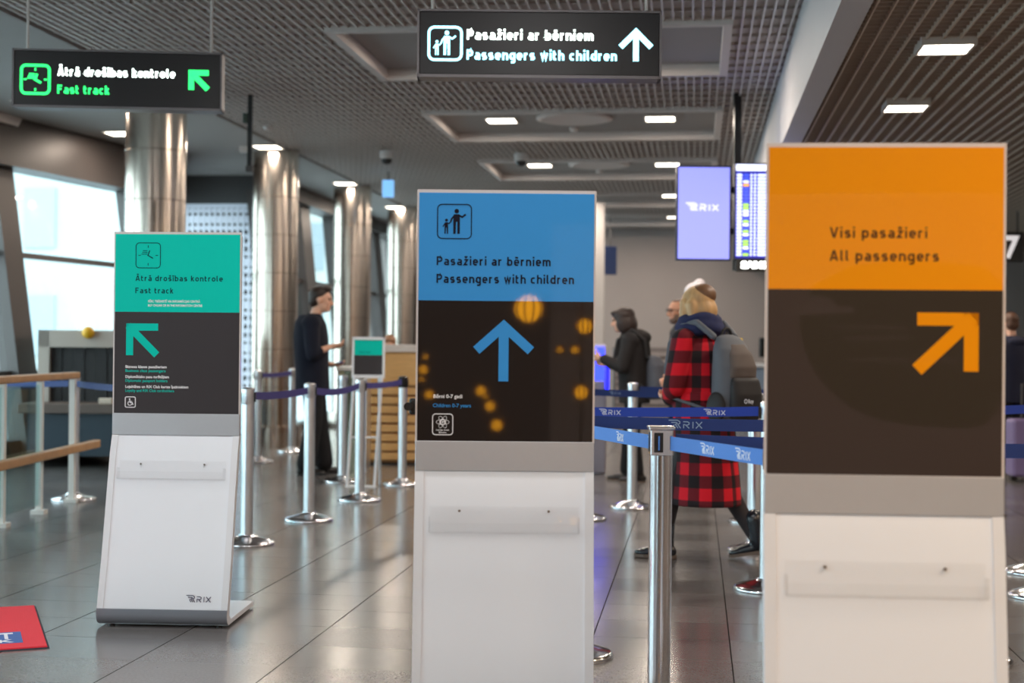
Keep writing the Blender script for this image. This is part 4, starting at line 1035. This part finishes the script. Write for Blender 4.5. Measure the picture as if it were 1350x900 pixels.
obj('louvres', bm, mat('louvre_grey', (158, 148, 146), .5), t)
q = G(995, 565); t = thing('check_in_desk', 'check-in desk with pale top far behind the backpack', 'desk', (q.x + .3, q.y, 0), YAW)
bm = BM(); box(bm, (-.8, 0, 0), (1.2, .6, 1.0)); obj('front', bm, mat('desk_bluegrey', (110, 128, 150), .5), t)
bm = BM(); box(bm, (-.85, -.05, 1.0), (1.25, .65, 1.06), bevel=.01); obj('top', bm, mat('desk_pale', (196, 200, 206), .4), t)
dkz = t
t = thing('monitor', 'small dark monitor with yellow sticker on the far check-in desk', 'monitor', (q.x + .25, q.y + .35, 1.06), YAW + .5)
bm = BM(); box(bm, (-.2, 0, .10), (.2, .04, .42), bevel=.006); obj('screen', bm, M_blackplastic, t)
bm = BM(); box(bm, (-.03, 0, 0), (.03, .03, .12)); box(bm, (-.1, -.05, 0), (.1, .08, .012)); obj('foot', bm, M_blackplastic, t)
bm = BM(); box(bm, (.05, -.003, .22), (.14, .001, .33)); obj('sticker', bm, mat('sticker_yellow', (226, 200, 50), .5), t)
q2 = G(1352, 634); t = thing('suitcase', 'lilac grey suitcase standing on the floor at the right edge', 'suitcase', (q2.x, q2.y, 0), YAW)
bm = BM(); box(bm, (-.17, -.12, .05), (.25, .12, .62), bevel=.03); obj('shell', bm, mat('lilac_shell', (128, 112, 156), .4), t)
for s in (-.12, .2):
    bm = BM(); cyl(bm, (s, -.03, .03), (s, .03, .03), .03, seg=14); obj('wheel', bm, M_blackplastic, t)
bm = BM(); box(bm, (-.05, -.012, .62), (-.035, .012, .95)); box(bm, (.115, -.012, .62), (.13, .012, .95)); box(bm, (-.05, -.015, .94), (.13, .015, .97)); obj('handle', bm, M_dark, t)

# ------------------------------------------------------------------ people
def cap(p, q, r0_, r1_=None): return ('cap', Vector(p), Vector(q), r0_, r0_ if r1_ is None else r1_)
def ell(c, r, rot=(0, 0, 0)): return ('ell', Vector(c), r, rot)
def rings(*rs): return ('loft', rs)          # each (x, y, z, half depth, half width)
def blob(name, prims, voxel, m, parent, smooth=3, factor=0.5, cut=None):
    bm = bmesh.new()
    for p in prims:
        if p[0] == 'cap':
            _, a, b, ra, rb = p
            for c, r in ((a, ra), (b, rb)):
                bmesh.ops.create_icosphere(bm, subdivisions=2, radius=r, matrix=Matrix.Translation(c))
            if (b - a).length > 1e-4: cyl(bm, a, b, ra, rb, 16)
        elif p[0] == 'ell':
            _, c, r, ro = p
            bmesh.ops.create_icosphere(bm, subdivisions=3, radius=1.0, matrix=Matrix.Translation(c) @ Euler(ro).to_matrix().to_4x4() @ Matrix.Diagonal((r[0], r[1], r[2], 1)))
        else:
            prev = None; n = 28
            for (x, y, z, rx, ry) in p[1]:
                ring = [bm.verts.new((x + rx * math.cos(2 * PI * i / n), y + ry * math.sin(2 * PI * i / n), z)) for i in range(n)]
                if prev:
                    for i in range(n): bm.faces.new((prev[i], prev[(i + 1) % n], ring[(i + 1) % n], ring[i]))
                else: bm.faces.new(list(reversed(ring)))
                prev = ring
            bm.faces.new(prev)
    me = bpy.data.meshes.new('tmp'); bm.to_mesh(me); bm.free()
    o = bpy.data.objects.new('tmp', me); COL.objects.link(o)
    a = o.modifiers.new('r', 'REMESH'); a.mode = 'VOXEL'; a.voxel_size = voxel
    b = o.modifiers.new('s', 'SMOOTH'); b.factor = factor; b.iterations = smooth
    dg = bpy.context.evaluated_depsgraph_get(); dg.update()
    me2 = bpy.data.meshes.new_from_object(o.evaluated_get(dg)); me2.name = name
    bpy.data.objects.remove(o); bpy.data.meshes.remove(me)
    for pl in me2.polygons: pl.use_smooth = True
    if cut:
        bm = bmesh.new(); bm.from_mesh(me2)
        for co, no in cut:
            bmesh.ops.bisect_plane(bm, geom=bm.verts[:] + bm.edges[:] + bm.faces[:], plane_co=co, plane_no=no, clear_outer=True)
            es = [e for e in bm.edges if e.is_boundary]
            if es: bmesh.ops.holes_fill(bm, edges=es)
        bm.to_mesh(me2); bm.free()
    me2.materials.clear(); me2.materials.append(m)
    o2 = bpy.data.objects.new(name, me2); COL.objects.link(o2); o2.parent = parent
    return o2
def hand(w, d, palm, curl=.5, s=1.0, thumb=1):
    """hand from wrist w along d; palm = direction the palm faces; returns primitives"""
    w = Vector(w); d = Vector(d).normalized(); pn = Vector(palm); pn = (pn - d * pn.dot(d)).normalized(); sd = d.cross(pn) * thumb
    out = [cap(w, w + d * .03 * s, .024 * s, .026 * s)]
    for k in (-1, -.33, .33, 1):
        out.append(cap(w + d * .03 * s + sd * .018 * k * s, w + d * .088 * s + sd * .030 * k * s, .015 * s, .0125 * s))
    for i, (k, L) in enumerate(((-1, .058), (-.33, .074), (.33, .080), (1, .072))):
        a = w + d * .088 * s + sd * .030 * k * s; c1 = curl * .7; c2 = curl * 1.7
        b = a + (d * math.cos(c1) + pn * math.sin(c1)) * L * .5 * s + sd * .003 * k
        c = b + (d * math.cos(c2) + pn * math.sin(c2)) * L * .5 * s
        out += [cap(a, b, .0105 * s, .0095 * s), cap(b, c, .0095 * s, .0082 * s)]
    a = w + d * .03 * s + sd * .026 * s; b = a + (d * .6 + sd * .7 + pn * .25).normalized() * .042 * s; c = b + (d * .9 + sd * .2 + pn * .4).normalized() * .030 * s
    out += [cap(a, b, .0125 * s, .0108 * s), cap(b, c, .0108 * s, .009 * s)]
    return out
def head(c, yaw=0.0, pitch=0.0, beard=False):
    """head about its centre c (x forward); returns primitives and a placing matrix"""
    Mx = Matrix.Translation(c) @ Euler((0, pitch, yaw)).to_matrix().to_4x4()
    q = lambda *v: Mx @ Vector(v)
    ro = tuple((Euler((0, pitch, yaw)).to_matrix()).to_euler())
    pr = [ell(q(-.005, 0, .025), (.098, .076, .092), ro), ell(q(.022, 0, -.045), (.070, .060, .072), ro), ell(q(.062, 0, -.085), (.030, .034, .026), ro),
          cap(q(.088, 0, .015), q(.112, 0, -.030), .010, .014), ell(q(.098, 0, -.032), (.014, .019, .010), ro), ell(q(.080, 0, .032), (.020, .055, .012), ro),
          ell(q(.084, 0, -.060), (.012, .026, .007), ro), ell(q(.082, 0, -.072), (.011, .022, .007), ro),
          ell(q(.060, .042, -.02), (.024, .020, .024), ro), ell(q(.060, -.042, -.02), (.024, .020, .024), ro)]
    for s in (-1, 1): pr.append(ell(q(-.008, s * .080, -.010), (.020, .010, .032), ro))
    return pr, q, ro
def eyes(q, parent):
    for s in (-1, 1):
        bm = BM(); bmesh.ops.create_uvsphere(bm, u_segments=12, v_segments=8, radius=.010, matrix=Matrix.Translation(q(.083, s * .032, .012)))
        obj('eye', bm, M_eye, parent, smooth=True)
def shoe(a, d, m, parent, L=.27, up=0.0, heel=.03, boot=0.0, sole=None):
    """a = ankle point; d = toe direction on the ground; up = heel lift angle"""
    d = Vector((d[0], d[1], 0)).normalized(); rz = math.atan2(d.y, d.x)
    Mx = Matrix.Translation(a) @ Euler((0, up, rz)).to_matrix().to_4x4()
    q = lambda *v: Mx @ Vector(v); ro = (0, up, rz)
    ro = tuple(Euler((0, up, rz)).to_matrix().to_euler())
    pr = [ell(q(-.03, 0, -.045), (.055, .038, .045), ro), ell(q(.06, 0, -.055), (.09, .043, .034), ro), ell(q(.13, 0, -.062), (.062, .044, .026), ro), cap(q(-.01, 0, -.02), q(-.012, 0, .02 + boot), .046 + boot * .08, .048 + boot * .10)]
    o = blob('shoe' if not boot else 'boot', pr, .008, m, parent)
    bm = BM(); pts = []
    for (x, y) in ((-.085, .0), (-.075, .03), (-.03, .038), (.05, .040), (.12, .046), (.175, .034), (.195, 0), (.175, -.034), (.12, -.044), (.05, -.036), (-.03, -.038), (-.075, -.03)): pts.append((x, y))
    prism(bm, pts, -.092, -.072, 'XY'); bmesh.ops.transform(bm, matrix=Mx, verts=bm.verts[:])
    obj('sole', bm, sole or M_blackplastic, o)
    return o
def body(t, pelvis, chest, neck, headc, arms, legs, hyaw=0, hpitch=0, hands=(), skin=None, vox=.0075, wide=1.0, name='body'):
    pr, q, ro = head(Vector(headc), hyaw, hpitch)
    P_, C_, N_ = Vector(pelvis), Vector(chest), Vector(neck)
    pr += [ell(P_, (.115, .155 * wide, .12)), ell((P_ + C_) / 2, (.105, .135 * wide, .16)), ell(C_, (.115, .16 * wide, .17)), cap(N_ - Vector((0, 0, .03)), Vector(q(-.02, 0, -.06)), .056, .052)]
    for (s, e, w) in arms:
        pr += [cap(C_ + (Vector(s) - C_) * .55 + Vector((0, 0, .03)), s, .06, .056), cap(s, e, .052, .040), cap(e, w, .040, .026)]
    for hd in hands: pr += hand(*hd[:3], **hd[3])
    for (h, k, a) in legs:
        pr += [cap(h, k, .085, .056), cap(k, (Vector(k) * .65 + Vector(a) * .35), .056, .054), cap((Vector(k) * .65 + Vector(a) * .35), a, .054, .036)]
    b = blob(name, pr, vox, skin or M_skin, t)
    eyes(q, t)
    return q, ro
def jacket(t, m, pelvis, chest, neck, arms, hem, wide=1.0, r=1.0, sleeve=1.0, nm='jacket', hood=False, vox=.011, cuff=0.0):
    P_, C_, N_ = Vector(pelvis), Vector(chest), Vector(neck)
    H = P_ + (P_ - C_) * ((P_.z - hem) / max(.01, C_.z - P_.z))
    def ring(f, rx, ry):
        c = H.lerp(C_, f); return (c.x, c.y, c.z, rx * r, ry * r * wide)
    pr = [rings(ring(0, .142, .195), ring(.4, .140, .185), ring(.7, .142, .188), ring(1.0, .145, .200), ring(1.22, .13, .195), ring(1.38, .095, .15), (N_.x, N_.y, N_.z - .01, .072, .085), (N_.x, N_.y, N_.z + .035, .070, .074))]
    for (s, e, w) in arms:
        e_ = Vector(e); w_ = Vector(w); w2 = w_ + (e_ - w_).normalized() * cuff
        pr += [ell(s, (.078 * r, .078 * r, .075 * r)), cap(s, e, .070 * sleeve, .058 * sleeve)]
        if cuff < 1: pr += [cap(e, w2, .057 * sleeve, .045 * sleeve)]
    return blob(nm, pr, vox, m, t, smooth=4)
def trousers(t, m, pelvis, legs, fat=1.0, nm='trousers', flare=.068):
    pr = [ell(Vector(pelvis) + Vector((0, 0, -.02)), (.130 * fat, .172 * fat, .14))]
    for (h, k, a) in legs:
        a2 = Vector(a) + (Vector(k) - Vector(a)).normalized() * .02
        pr += [cap(h, k, .100 * fat, .074 * fat), cap(k, a2, .074 * fat, flare * fat)]
    return blob(nm, pr, .012, m, t, smooth=4)
M_navysuit = mat('navy_suit', (17, 20, 36), 1.0, noise=.1, nscale=40)
M_blacktr = mat('black_trousers', (16, 15, 20), .85, noise=.1, nscale=40)
M_blackshoe = mat('black_leather', (24, 20, 20), .35)
M_hairdark = mat('dark_brown_hair', (44, 28, 22), .55, noise=.3, nscale=60, stretch=(1, 1, .2))
M_hairblack = mat('black_brown_hair', (46, 31, 27), .55, noise=.3, nscale=60, stretch=(1, 1, .2))

# 1 man in a dark suit, facing right, both hands in front of him
q = G(413, 625); t = thing('person', 'man in a dark navy suit in profile, hands held in front of him', 'person', (q.x, q.y, 0), YAW + .12)
t.scale = (1.06, 1.06, 1.06)
Pv, Ch, Nk, Hd = (-.02, 0, .94), (-.035, 0, 1.30), (-.01, 0, 1.475), (.055, 0, 1.635)
arms = [((-.03, -.185, 1.415), (-.01, -.25, 1.13), (.15, -.16, 1.20)), ((-.03, .185, 1.415), (-.02, .235, 1.12), (.14, .12, 1.03))]
legs = [((-.01, -.095, .90), (.0, -.105, .49), (-.07, -.10, .085)), ((-.01, .095, .90), (.05, .11, .49), (.10, .115, .085))]
q_, ro = body(t, Pv, Ch, Nk, Hd, arms, legs, hyaw=-.08, hpitch=.05, hands=[(arms[0][2], (1, .25, .12), (0, .5, .85), dict(curl=.7, thumb=-1)), (arms[1][2], (1, -.15, -.05), (0, -.2, 1), dict(curl=.6))])
hair = blob('hair', [ell(q_(-.022, 0, .052), (.098, .082, .082), ro), ell(q_(-.055, 0, -.005), (.062, .074, .075), ro), ell(q_(.045, 0, .105), (.055, .06, .028), ro)], .009, M_hairdark, t)
jk = jacket(t, M_navysuit, Pv, Ch, Nk, [(a[0], a[1], a[2]) for a in arms], .78, r=1.14, sleeve=1.1, cuff=.13)
bm = BM(); prism(bm, [(.115, 1.12), (.10, 1.40), (.045, 1.475), (.03, 1.44), (.09, 1.36), (.10, 1.12)], -.05, .05, 'XZ'); obj('shirt_front', bm, mat('dark_shirt', (30, 32, 48), .8), t)
trousers(t, M_blacktr, Pv, legs, 1.1, flare=.082)
shoe(legs[0][2], (1, -.12, 0), M_blackshoe, t); shoe(legs[1][2], (1, .1, 0), M_blackshoe, t)
mw = t.matrix_basis
t2 = thing('phone', 'dark violet phone held low in the hand of the man in a dark suit', 'phone', mw @ Vector((.235, .075, 1.045)), YAW + .12)
bm = BM(); box(bm, (-.035, -.07, .0), (.035, .07, .012), bevel=.004); obj('case', bm, mat('violet_case', (84, 70, 150), .4), t2)
bm = BM(); box(bm, (-.031, -.065, .0115), (.031, .065, .0128)); obj('glass_face', bm, mat('phone_glass', (20, 20, 30), .1), t2)

# 2 woman in the red and black plaid coat, walking left, grey backpack
q = G(926, 736); hd_ = YAW + PI - math.radians(50)
tw_ = thing('person', 'blond woman in a long red and black plaid coat walking left', 'person', (q.x, q.y, 0), hd_); t = tw_
t.scale = (.965, .965, .965)
Pv, Ch, Nk, Hd = (.0, 0, .93), (.02, 0, 1.27), (.04, 0, 1.44), (.085, 0, 1.605)
arms = [((.02, -.17, 1.385), (-.05, -.24, 1.10), (.12, -.16, 1.0)), ((.02, .17, 1.385), (.02, .25, 1.10), (.17, .12, 1.02))]
legs = [((.0, -.085, .89), (.10, -.09, .48), (-.0, 0, 0)), ((.0, .085, .89), (-.0, .09, .48), (0, 0, 0))]
legs[1] = ((0, .085, .89), (.17, .09, .50), (.23, .09, .095))
legs[0] = ((0, -.085, .89), (-.10, -.08, .50), (-.33, -.06, .135))
cs, sn = math.cos(math.radians(30)), math.sin(math.radians(30))
legs = [tuple((p[0] * cs - p[1] * sn, p[0] * sn + p[1] * cs, p[2]) for p in lg) for lg in legs]
q_, ro = body(t, Pv, Ch, Nk, Hd, arms, legs, hyaw=.15, hpitch=.08, hands=[(arms[0][2], (1, .1, -.4), (0, 1, 0), dict(curl=.9, thumb=1)), (arms[1][2], (1, -.3, -.1), (0, -.4, 1), dict(curl=.9))])
M_tights = mat('black_tights', (34, 26, 30), .7)
pr = []
for (h, k, a) in legs: pr += [cap(h, k, .09, .062), cap(k, Vector(k) * .65 + Vector(a) * .35, .062, .060), cap(Vector(k) * .65 + Vector(a) * .35, a, .060, .042)]
blob('tights', pr + [ell(Pv, (.12, .16, .11))], .011, M_tights, t)
M_boot = mat('black_patent_leather', (30, 34, 42), .22); M_sole = mat('brown_rubber_sole', (104, 88, 78), .7)
b1 = shoe(legs[1][2], (cs, sn, 0), M_boot, t, boot=.11, sole=M_sole); b2 = shoe(legs[0][2], (cs, sn, 0), M_boot, t, boot=.11, up=.20, sole=M_sole)
# coat
M_plaid = plaid_material()
pr = [rings((-.02, 0, .345, .235, .225), (-.02, 0, .50, .222, .215), (-.01, 0, .75, .195, .205), (.0, 0, .95, .185, .205), (.01, 0, 1.10, .165, .19), (.02, 0, 1.27, .155, .205), (.025, 0, 1.36, .13, .185), (.035, 0, 1.41, .095, .13), (.04, 0, 1.47, .075, .08))]
for (s, e, w) in arms: pr += [ell(s, (.08, .08, .075)), cap(s, e, .078, .072), cap(e, w, .072, .062)]
co = blob('coat', pr, .011, M_plaid, t, smooth=5)
bm = BM(); lathe(bm, [(.182, 1.0), (.19, 1.01), (.19, 1.05), (.182, 1.06)], 32); bmesh.ops.scale(bm, vec=(1, 1.1, 1), verts=bm.verts[:]); 
obj('coat_belt', bm, M_plaid, co)
# scarf and hair
M_scarf = mat('navy_scarf', (34, 40, 78), .95, noise=.25, nscale=30)
pr = []
for k in range(14):
    a = 2 * PI * k / 14; b = 2 * PI * (k + 1) / 14
    for (zz, r_, w_) in ((1.455, .108, .052), (1.51, .092, .045)):
        pr.append(cap((.035 + r_ * math.cos(a), r_ * 1.12 * math.sin(a), zz + .012 * math.sin(3 * a)), (.035 + r_ * math.cos(b), r_ * 1.12 * math.sin(b), zz + .012 * math.sin(3 * b)), w_))
blob('scarf', pr, .012, M_scarf, t, smooth=4)
M_blond = mat('blond_hair', (196, 156, 108), .5, noise=.35, nscale=40, stretch=(1, 1, .15)); M_blondr = mat('dark_blond_roots', (112, 78, 52), .5, noise=.3, nscale=40)
pr = [ell(q_(-.03, 0, .035), (.108, .098, .095), ro), ell(q_(-.075, 0, -.035), (.075, .095, .085), ro)]
for s in (-1, 1): pr += [cap(q_(.02, s * .082, .02), q_(.03, s * .092, -.10), .032, .028), cap(q_(-.04, s * .09, .0), q_(-.05, s * .10, -.09), .04, .03)]
pr += [cap(q_(.04, .085, -.08), q_(.075, .10, -.22), .028, .016), cap(q_(.05, .09, -.15), q_(.08, .12, -.30), .02, .010)]
hr = blob('hair', pr, .009, M_blond, t, smooth=3)
blob('hair_roots', [ell(q_(-.055, -.01, .06), (.092, .088, .078), ro)], .009, M_blondr, hr)
# her backpack
M_pack = mat('grey_pack_nylon', (92, 96, 104), .75, noise=.15, nscale=12); M_packdark = mat('dark_pack_nylon', (34, 32, 34), .7, noise=.1, nscale=12); M_packbrown = mat('brownish_pack_panel', (92, 82, 78), .75, noise=.15, nscale=14)
bp = thing('backpack', 'grey backpack with dark front pocket on the back of the woman in plaid', 'backpack', tw_.location, hd_); bp.scale = t.scale
pr = [rings((-.235, 0, .875, .075, .130), (-.245, 0, .91, .105, .155), (-.25, 0, 1.05, .115, .165), (-.245, 0, 1.22, .105, .160), (-.225, 0, 1.33, .085, .14), (-.20, 0, 1.40, .055, .10), (-.19, 0, 1.42, .02, .05))]
blob('main_bag', pr, .010, M_pack, bp, smooth=4)
fp = blob('front_pocket', [rings((-.335, 0, .885, .04, .115), (-.345, 0, .92, .055, .135), (-.350, 0, 1.05, .058, .135), (-.34, 0, 1.14, .045, .125), (-.33, 0, 1.16, .025, .10))], .009, M_packdark, bp, smooth=4)
blob('upper_panel', [rings((-.315, 0, 1.15, .05, .12), (-.32, 0, 1.22, .05, .118), (-.295, 0, 1.30, .045, .10), (-.265, 0, 1.36, .03, .07))], .009, M_packbrown, bp, smooth=4)
for s in (-1, 1):
    blob('side_pocket', [ell((-.25, s * .165, .97), (.075, .032, .10))], .009, M_packdark, bp)
    blob('shoulder_strap', [cap((-.17, s * .10, 1.405), (-.05, s * .125, 1.495), .022), cap((-.05, s * .125, 1.495), (.06, s * .135, 1.475), .022), cap((.06, s * .135, 1.475), (.165, s * .135, 1.36), .022), cap((.165, s * .135, 1.36), (.175, s * .16, 1.18), .020), cap((.175, s * .16, 1.18), (.05, s * .225, 1.02), .014), cap((.05, s * .225, 1.02), (-.18, s * .15, .95), .012)], .009, M_pack, bp)
bm = BM()
for k in range(8):
    a = PI * k / 8; b = PI * (k + 1) / 8
    cyl(bm, (-.185, -.045 * math.cos(a), 1.41 + .05 * math.sin(a)), (-.185, -.045 * math.cos(b), 1.41 + .05 * math.sin(b)), .009, seg=8)
obj('grab_handle', bm, M_packdark, bp)
bm = BM(); box(bm, (-.245, -.09, 1.365), (-.20, -.02, 1.40), bevel=.008); obj('zip_tab', bm, mat('yellow_tab', (222, 184, 40), .5), bp)
bm = BM(); stroke(bm, disc(0, .012, .012, 14), .005, 0, .001, True); text_bm(bm, 'Roy', .022, 0, .05, .024, 0, .001, .03)
o = obj('printed_mark', bm, M_print, fp); o.rotation_euler = (0, 0, -PI / 2); o.location = (-.4115, .075, 1.0)

# 3 dark haired woman at the kiosk
q = G(832, 634); hd3 = YAW + PI - math.radians(12)
t = thing('person', 'dark haired person in a black hooded jacket standing at the glowing kiosk', 'person', (q.x, q.y, 0), hd3); t.scale = (.97, .97, .97)
Pv, Ch, Nk, Hd = (-.02, 0, .93), (.0, 0, 1.28), (.04, 0, 1.45), (.10, 0, 1.60)
arms = [((.0, -.18, 1.40), (.08, -.25, 1.14), (.26, -.16, 1.16)), ((.0, .18, 1.40), (.07, .24, 1.13), (.28, .13, 1.22))]
legs = [((-.02, -.09, .90), (.03, -.10, .49), (.07, -.10, .085)), ((-.02, .09, .90), (-.03, .10, .49), (-.08, .10, .085))]
q_, ro = body(t, Pv, Ch, Nk, Hd, arms, legs, hpitch=.15, hands=[(arms[0][2], (1, .1, .2), (0, .8, .3), dict(curl=.8)), (arms[1][2], (1, -.1, .1), (0, -.8, .3), dict(curl=.8, thumb=-1))])
blob('hair', [ell(q_(-.02, 0, .045), (.114, .100, .09), ro), ell(q_(-.06, 0, -.04), (.085, .102, .115), ro), ell(q_(-.012, .066, -.035), (.075, .04, .10), ro), ell(q_(-.012, -.066, -.035), (.075, .04, .10), ro), ell(q_(.06, 0, .085), (.05, .07, .03), ro)], .009, M_hairblack, t)
M_jkblack = mat('black_jacket', (30, 25, 26), .85, noise=.15, nscale=20)
jk = jacket(t, M_jkblack, Pv, Ch, Nk, arms, .78, r=1.10, sleeve=1.12, cuff=.02)
blob('hood', [ell((-.10, 0, 1.43), (.09, .14, .075)), ell((-.05, 0, 1.47), (.10, .12, .05))], .010, M_jkblack, jk)
trousers(t, M_blacktr, Pv, legs, .95, flare=.064); shoe(legs[0][2], (1, 0, 0), M_blackshoe, t, sole=M_sole); shoe(legs[1][2], (1, 0, 0), M_blackshoe, t, sole=M_sole)
mw = Matrix.LocRotScale(t.location, t.rotation_euler, t.scale)
t2 = thing('paper_sheet', 'white folded paper held up by the person at the glowing kiosk', 'paper', mw @ Vector((.36, .02, 1.16)), hd3)
bm = BM(); box(bm, (-.045, -.09, 0), (-.044, .09, .15), mtx=Matrix.Rotation(.35, 4, 'Y')); box(bm, (-.044, -.09, 0), (-.012, .09, .0012), mtx=Matrix.Rotation(.35, 4, 'Y')); obj('sheet', bm, mat('white_paper', (236, 230, 232), .7), t2)
bp = thing('backpack', 'dark grey backpack on the back of the person at the kiosk', 'backpack', t.location, hd3); bp.scale = t.scale
M_pack2 = mat('slate_pack_nylon', (78, 80, 90), .75, noise=.2, nscale=12)
blob('main_bag', [rings((-.22, 0, .82, .07, .13), (-.245, 0, .86, .105, .16), (-.25, 0, 1.0, .115, .165), (-.24, 0, 1.16, .10, .155), (-.215, 0, 1.24, .06, .11), (-.205, 0, 1.26, .02, .05))], .010, M_pack2, bp, smooth=4)
blob('front_pocket', [rings((-.335, 0, .86, .04, .11), (-.345, 0, .90, .05, .125), (-.34, 0, 1.04, .045, .12), (-.33, 0, 1.07, .02, .09))], .009, M_pack2, bp)
for s in (-1, 1): blob('shoulder_strap', [cap((-.16, s * .10, 1.23), (-.14, s * .125, 1.40), .02), cap((-.14, s * .125, 1.40), (-.02, s * .135, 1.505), .02), cap((-.02, s * .135, 1.505), (.13, s * .135, 1.40), .02), cap((.13, s * .135, 1.40), (.165, s * .16, 1.18), .018), cap((.165, s * .16, 1.18), (-.16, s * .17, .92), .012)], .009, M_packdark, bp)

# 4 man with glasses, behind the plaid coat
def stander(label, loc, rz, sc, jm, hm, skin=None, hp=0.0, hy=0.0, hairp=None, wide=1.0, arms=None, tm=None):
    t = thing('person', label, 'person', loc, rz); t.scale = (sc, sc, sc)
    Pv, Ch, Nk, Hd = (-.02, 0, .94), (-.02, 0, 1.30), (.0, 0, 1.475), (.045, 0, 1.635)
    arms = arms or [((-.02, -.19, 1.415), (.0, -.25, 1.13), (.16, -.18, .98)), ((-.02, .19, 1.415), (.0, .25, 1.13), (.16, .18, .98))]
    legs = [((-.01, -.095, .90), (.02, -.105, .49), (.0, -.10, .085)), ((-.01, .095, .90), (.02, .105, .49), (.03, .11, .085))]
    q_, ro = body(t, Pv, Ch, Nk, Hd, arms, legs, hyaw=hy, hpitch=hp, skin=skin, hands=[(arms[0][2], (1, .1, -.3), (0, 1, 0), dict(curl=.7)), (arms[1][2], (1, -.1, -.3), (0, -1, 0), dict(curl=.7, thumb=-1))], vox=.0085)
    if hairp: blob('hair', [(ell(q_(*a), b, ro) if k == 'e' else cap(q_(*a), q_(*b[:3]), b[3], b[3])) for (k, a, b) in hairp], .009, hm, t)
    jk = jacket(t, jm, Pv, Ch, Nk, arms, .78, wide=wide, cuff=.01)
    trousers(t, tm or M_blacktr, Pv, legs); shoe(legs[0][2], (1, -.1, 0), M_blackshoe, t); shoe(legs[1][2], (1, .1, 0), M_blackshoe, t)
    return t, q_, ro, jk
SHORT = [('e', (-.022, 0, .050), (.098, .083, .084)), ('e', (-.055, 0, -.005), (.062, .076, .07))]
M_hairbrown = mat('brown_hair', (92, 62, 46), .55, noise=.3, nscale=60)
q = P(899, 458, 14.3); q.z = 0
t, q_, ro, jk = stander('man with glasses and grey beard behind the woman in plaid', q, YAW + PI + .25, 1.015, mat('grey_black_jacket', (52, 50, 52), .85, noise=.2), M_hairbrown, M_skin2, hy=.05, hp=.05,
    hairp=[('e', (-.045, 0, .045), (.078, .084, .078)), ('e', (-.055, 0, -.005), (.058, .078, .07)), ('e', (.0, 0, .098), (.06, .05, .018))])
blob('beard', [ell(q_(.055, 0, -.088), (.042, .046, .040), ro), ell(q_(.035, .045, -.06), (.035, .02, .045), ro), ell(q_(.035, -.045, -.06), (.035, .02, .045), ro)], .008, mat('grey_beard', (112, 92, 82), .8), t)
bm = BM()
for s in (-1, 1):
    pts = [q_(.102, s * .033 + .024 * math.cos(2 * PI * i / 14), .012 + .019 * math.sin(2 * PI * i / 14)) for i in range(14)]
    for a, b in zip(pts, pts[1:] + pts[:1]): cyl(bm, a, b, .0025, seg=6)
    cyl(bm, q_(.100, s * .057, .016), q_(-.005, s * .084, .010), .0025, seg=6)
cyl(bm, q_(.102, .01, .016), q_(.102, -.01, .016), .0025, seg=6)
obj('glasses', bm, M_blackplastic, t)
bm = BM(); prism(bm, [(.10, 1.0), (.125, 1.25), (.085, 1.42), (.065, 1.42), (.10, 1.25)], -.045, .045, 'XZ'); obj('light_scarf', bm, mat('pale_scarf', (150, 152, 150), .9), t)
# 5 person with the pale knitted hat
q = P(922, 458, 12.2); q.z = 0
t, q_, ro, jk = stander('person in a pale grey knitted hat, mostly hidden behind the woman in plaid', q, YAW + PI + .4, 1.035, M_jkblack, M_hairdark, hp=.05)
M_hat = mat('pale_knit', (206, 200, 206), .95, noise=.15, nscale=60, bump=.3)
ht = blob('knitted_hat', [ell(q_(-.015, 0, .075), (.105, .092, .085), ro), ell(q_(-.05, 0, .04), (.075, .088, .06), ro), ell(q_(-.05, 0, .15), (.045, .045, .035), ro)], .009, M_hat, t)
blob('hat_band', [ell(q_(-.010, 0, .040), (.110, .096, .024), ro)], .009, mat('dark_band', (70, 60, 66), .9), ht)
# 6 person at the right edge seen from behind
q = P(1334, 458, 15.0); q.z = 0
t, q_, ro, jk = stander('person in a navy jacket seen from behind at the right edge', q, YAW + PI / 2 + .3, .965, mat('navy_jacket', (32, 34, 56), .85, noise=.15), M_hairbrown, hairp=SHORT)
blob('hood', [ell((-.09, 0, 1.44), (.08, .13, .06))], .010, MATS['navy_jacket'], jk)
# 7 attendant behind the wooden counter
q = P(514, 458, 16.3); q.z = 0
stander('attendant behind the wooden counter, only brown hair showing above the top', q, YAW - PI / 2, .80, mat('grey_uniform', (70, 72, 84), .85), mat('light_brown_hair', (134, 96, 70), .55, noise=.3, nscale=60), hp=.35,
        hairp=[('e', (-.02, 0, .045), (.106, .094, .088)), ('e', (-.06, 0, -.03), (.075, .09, .09)), ('e', (.05, 0, .085), (.05, .07, .03))])
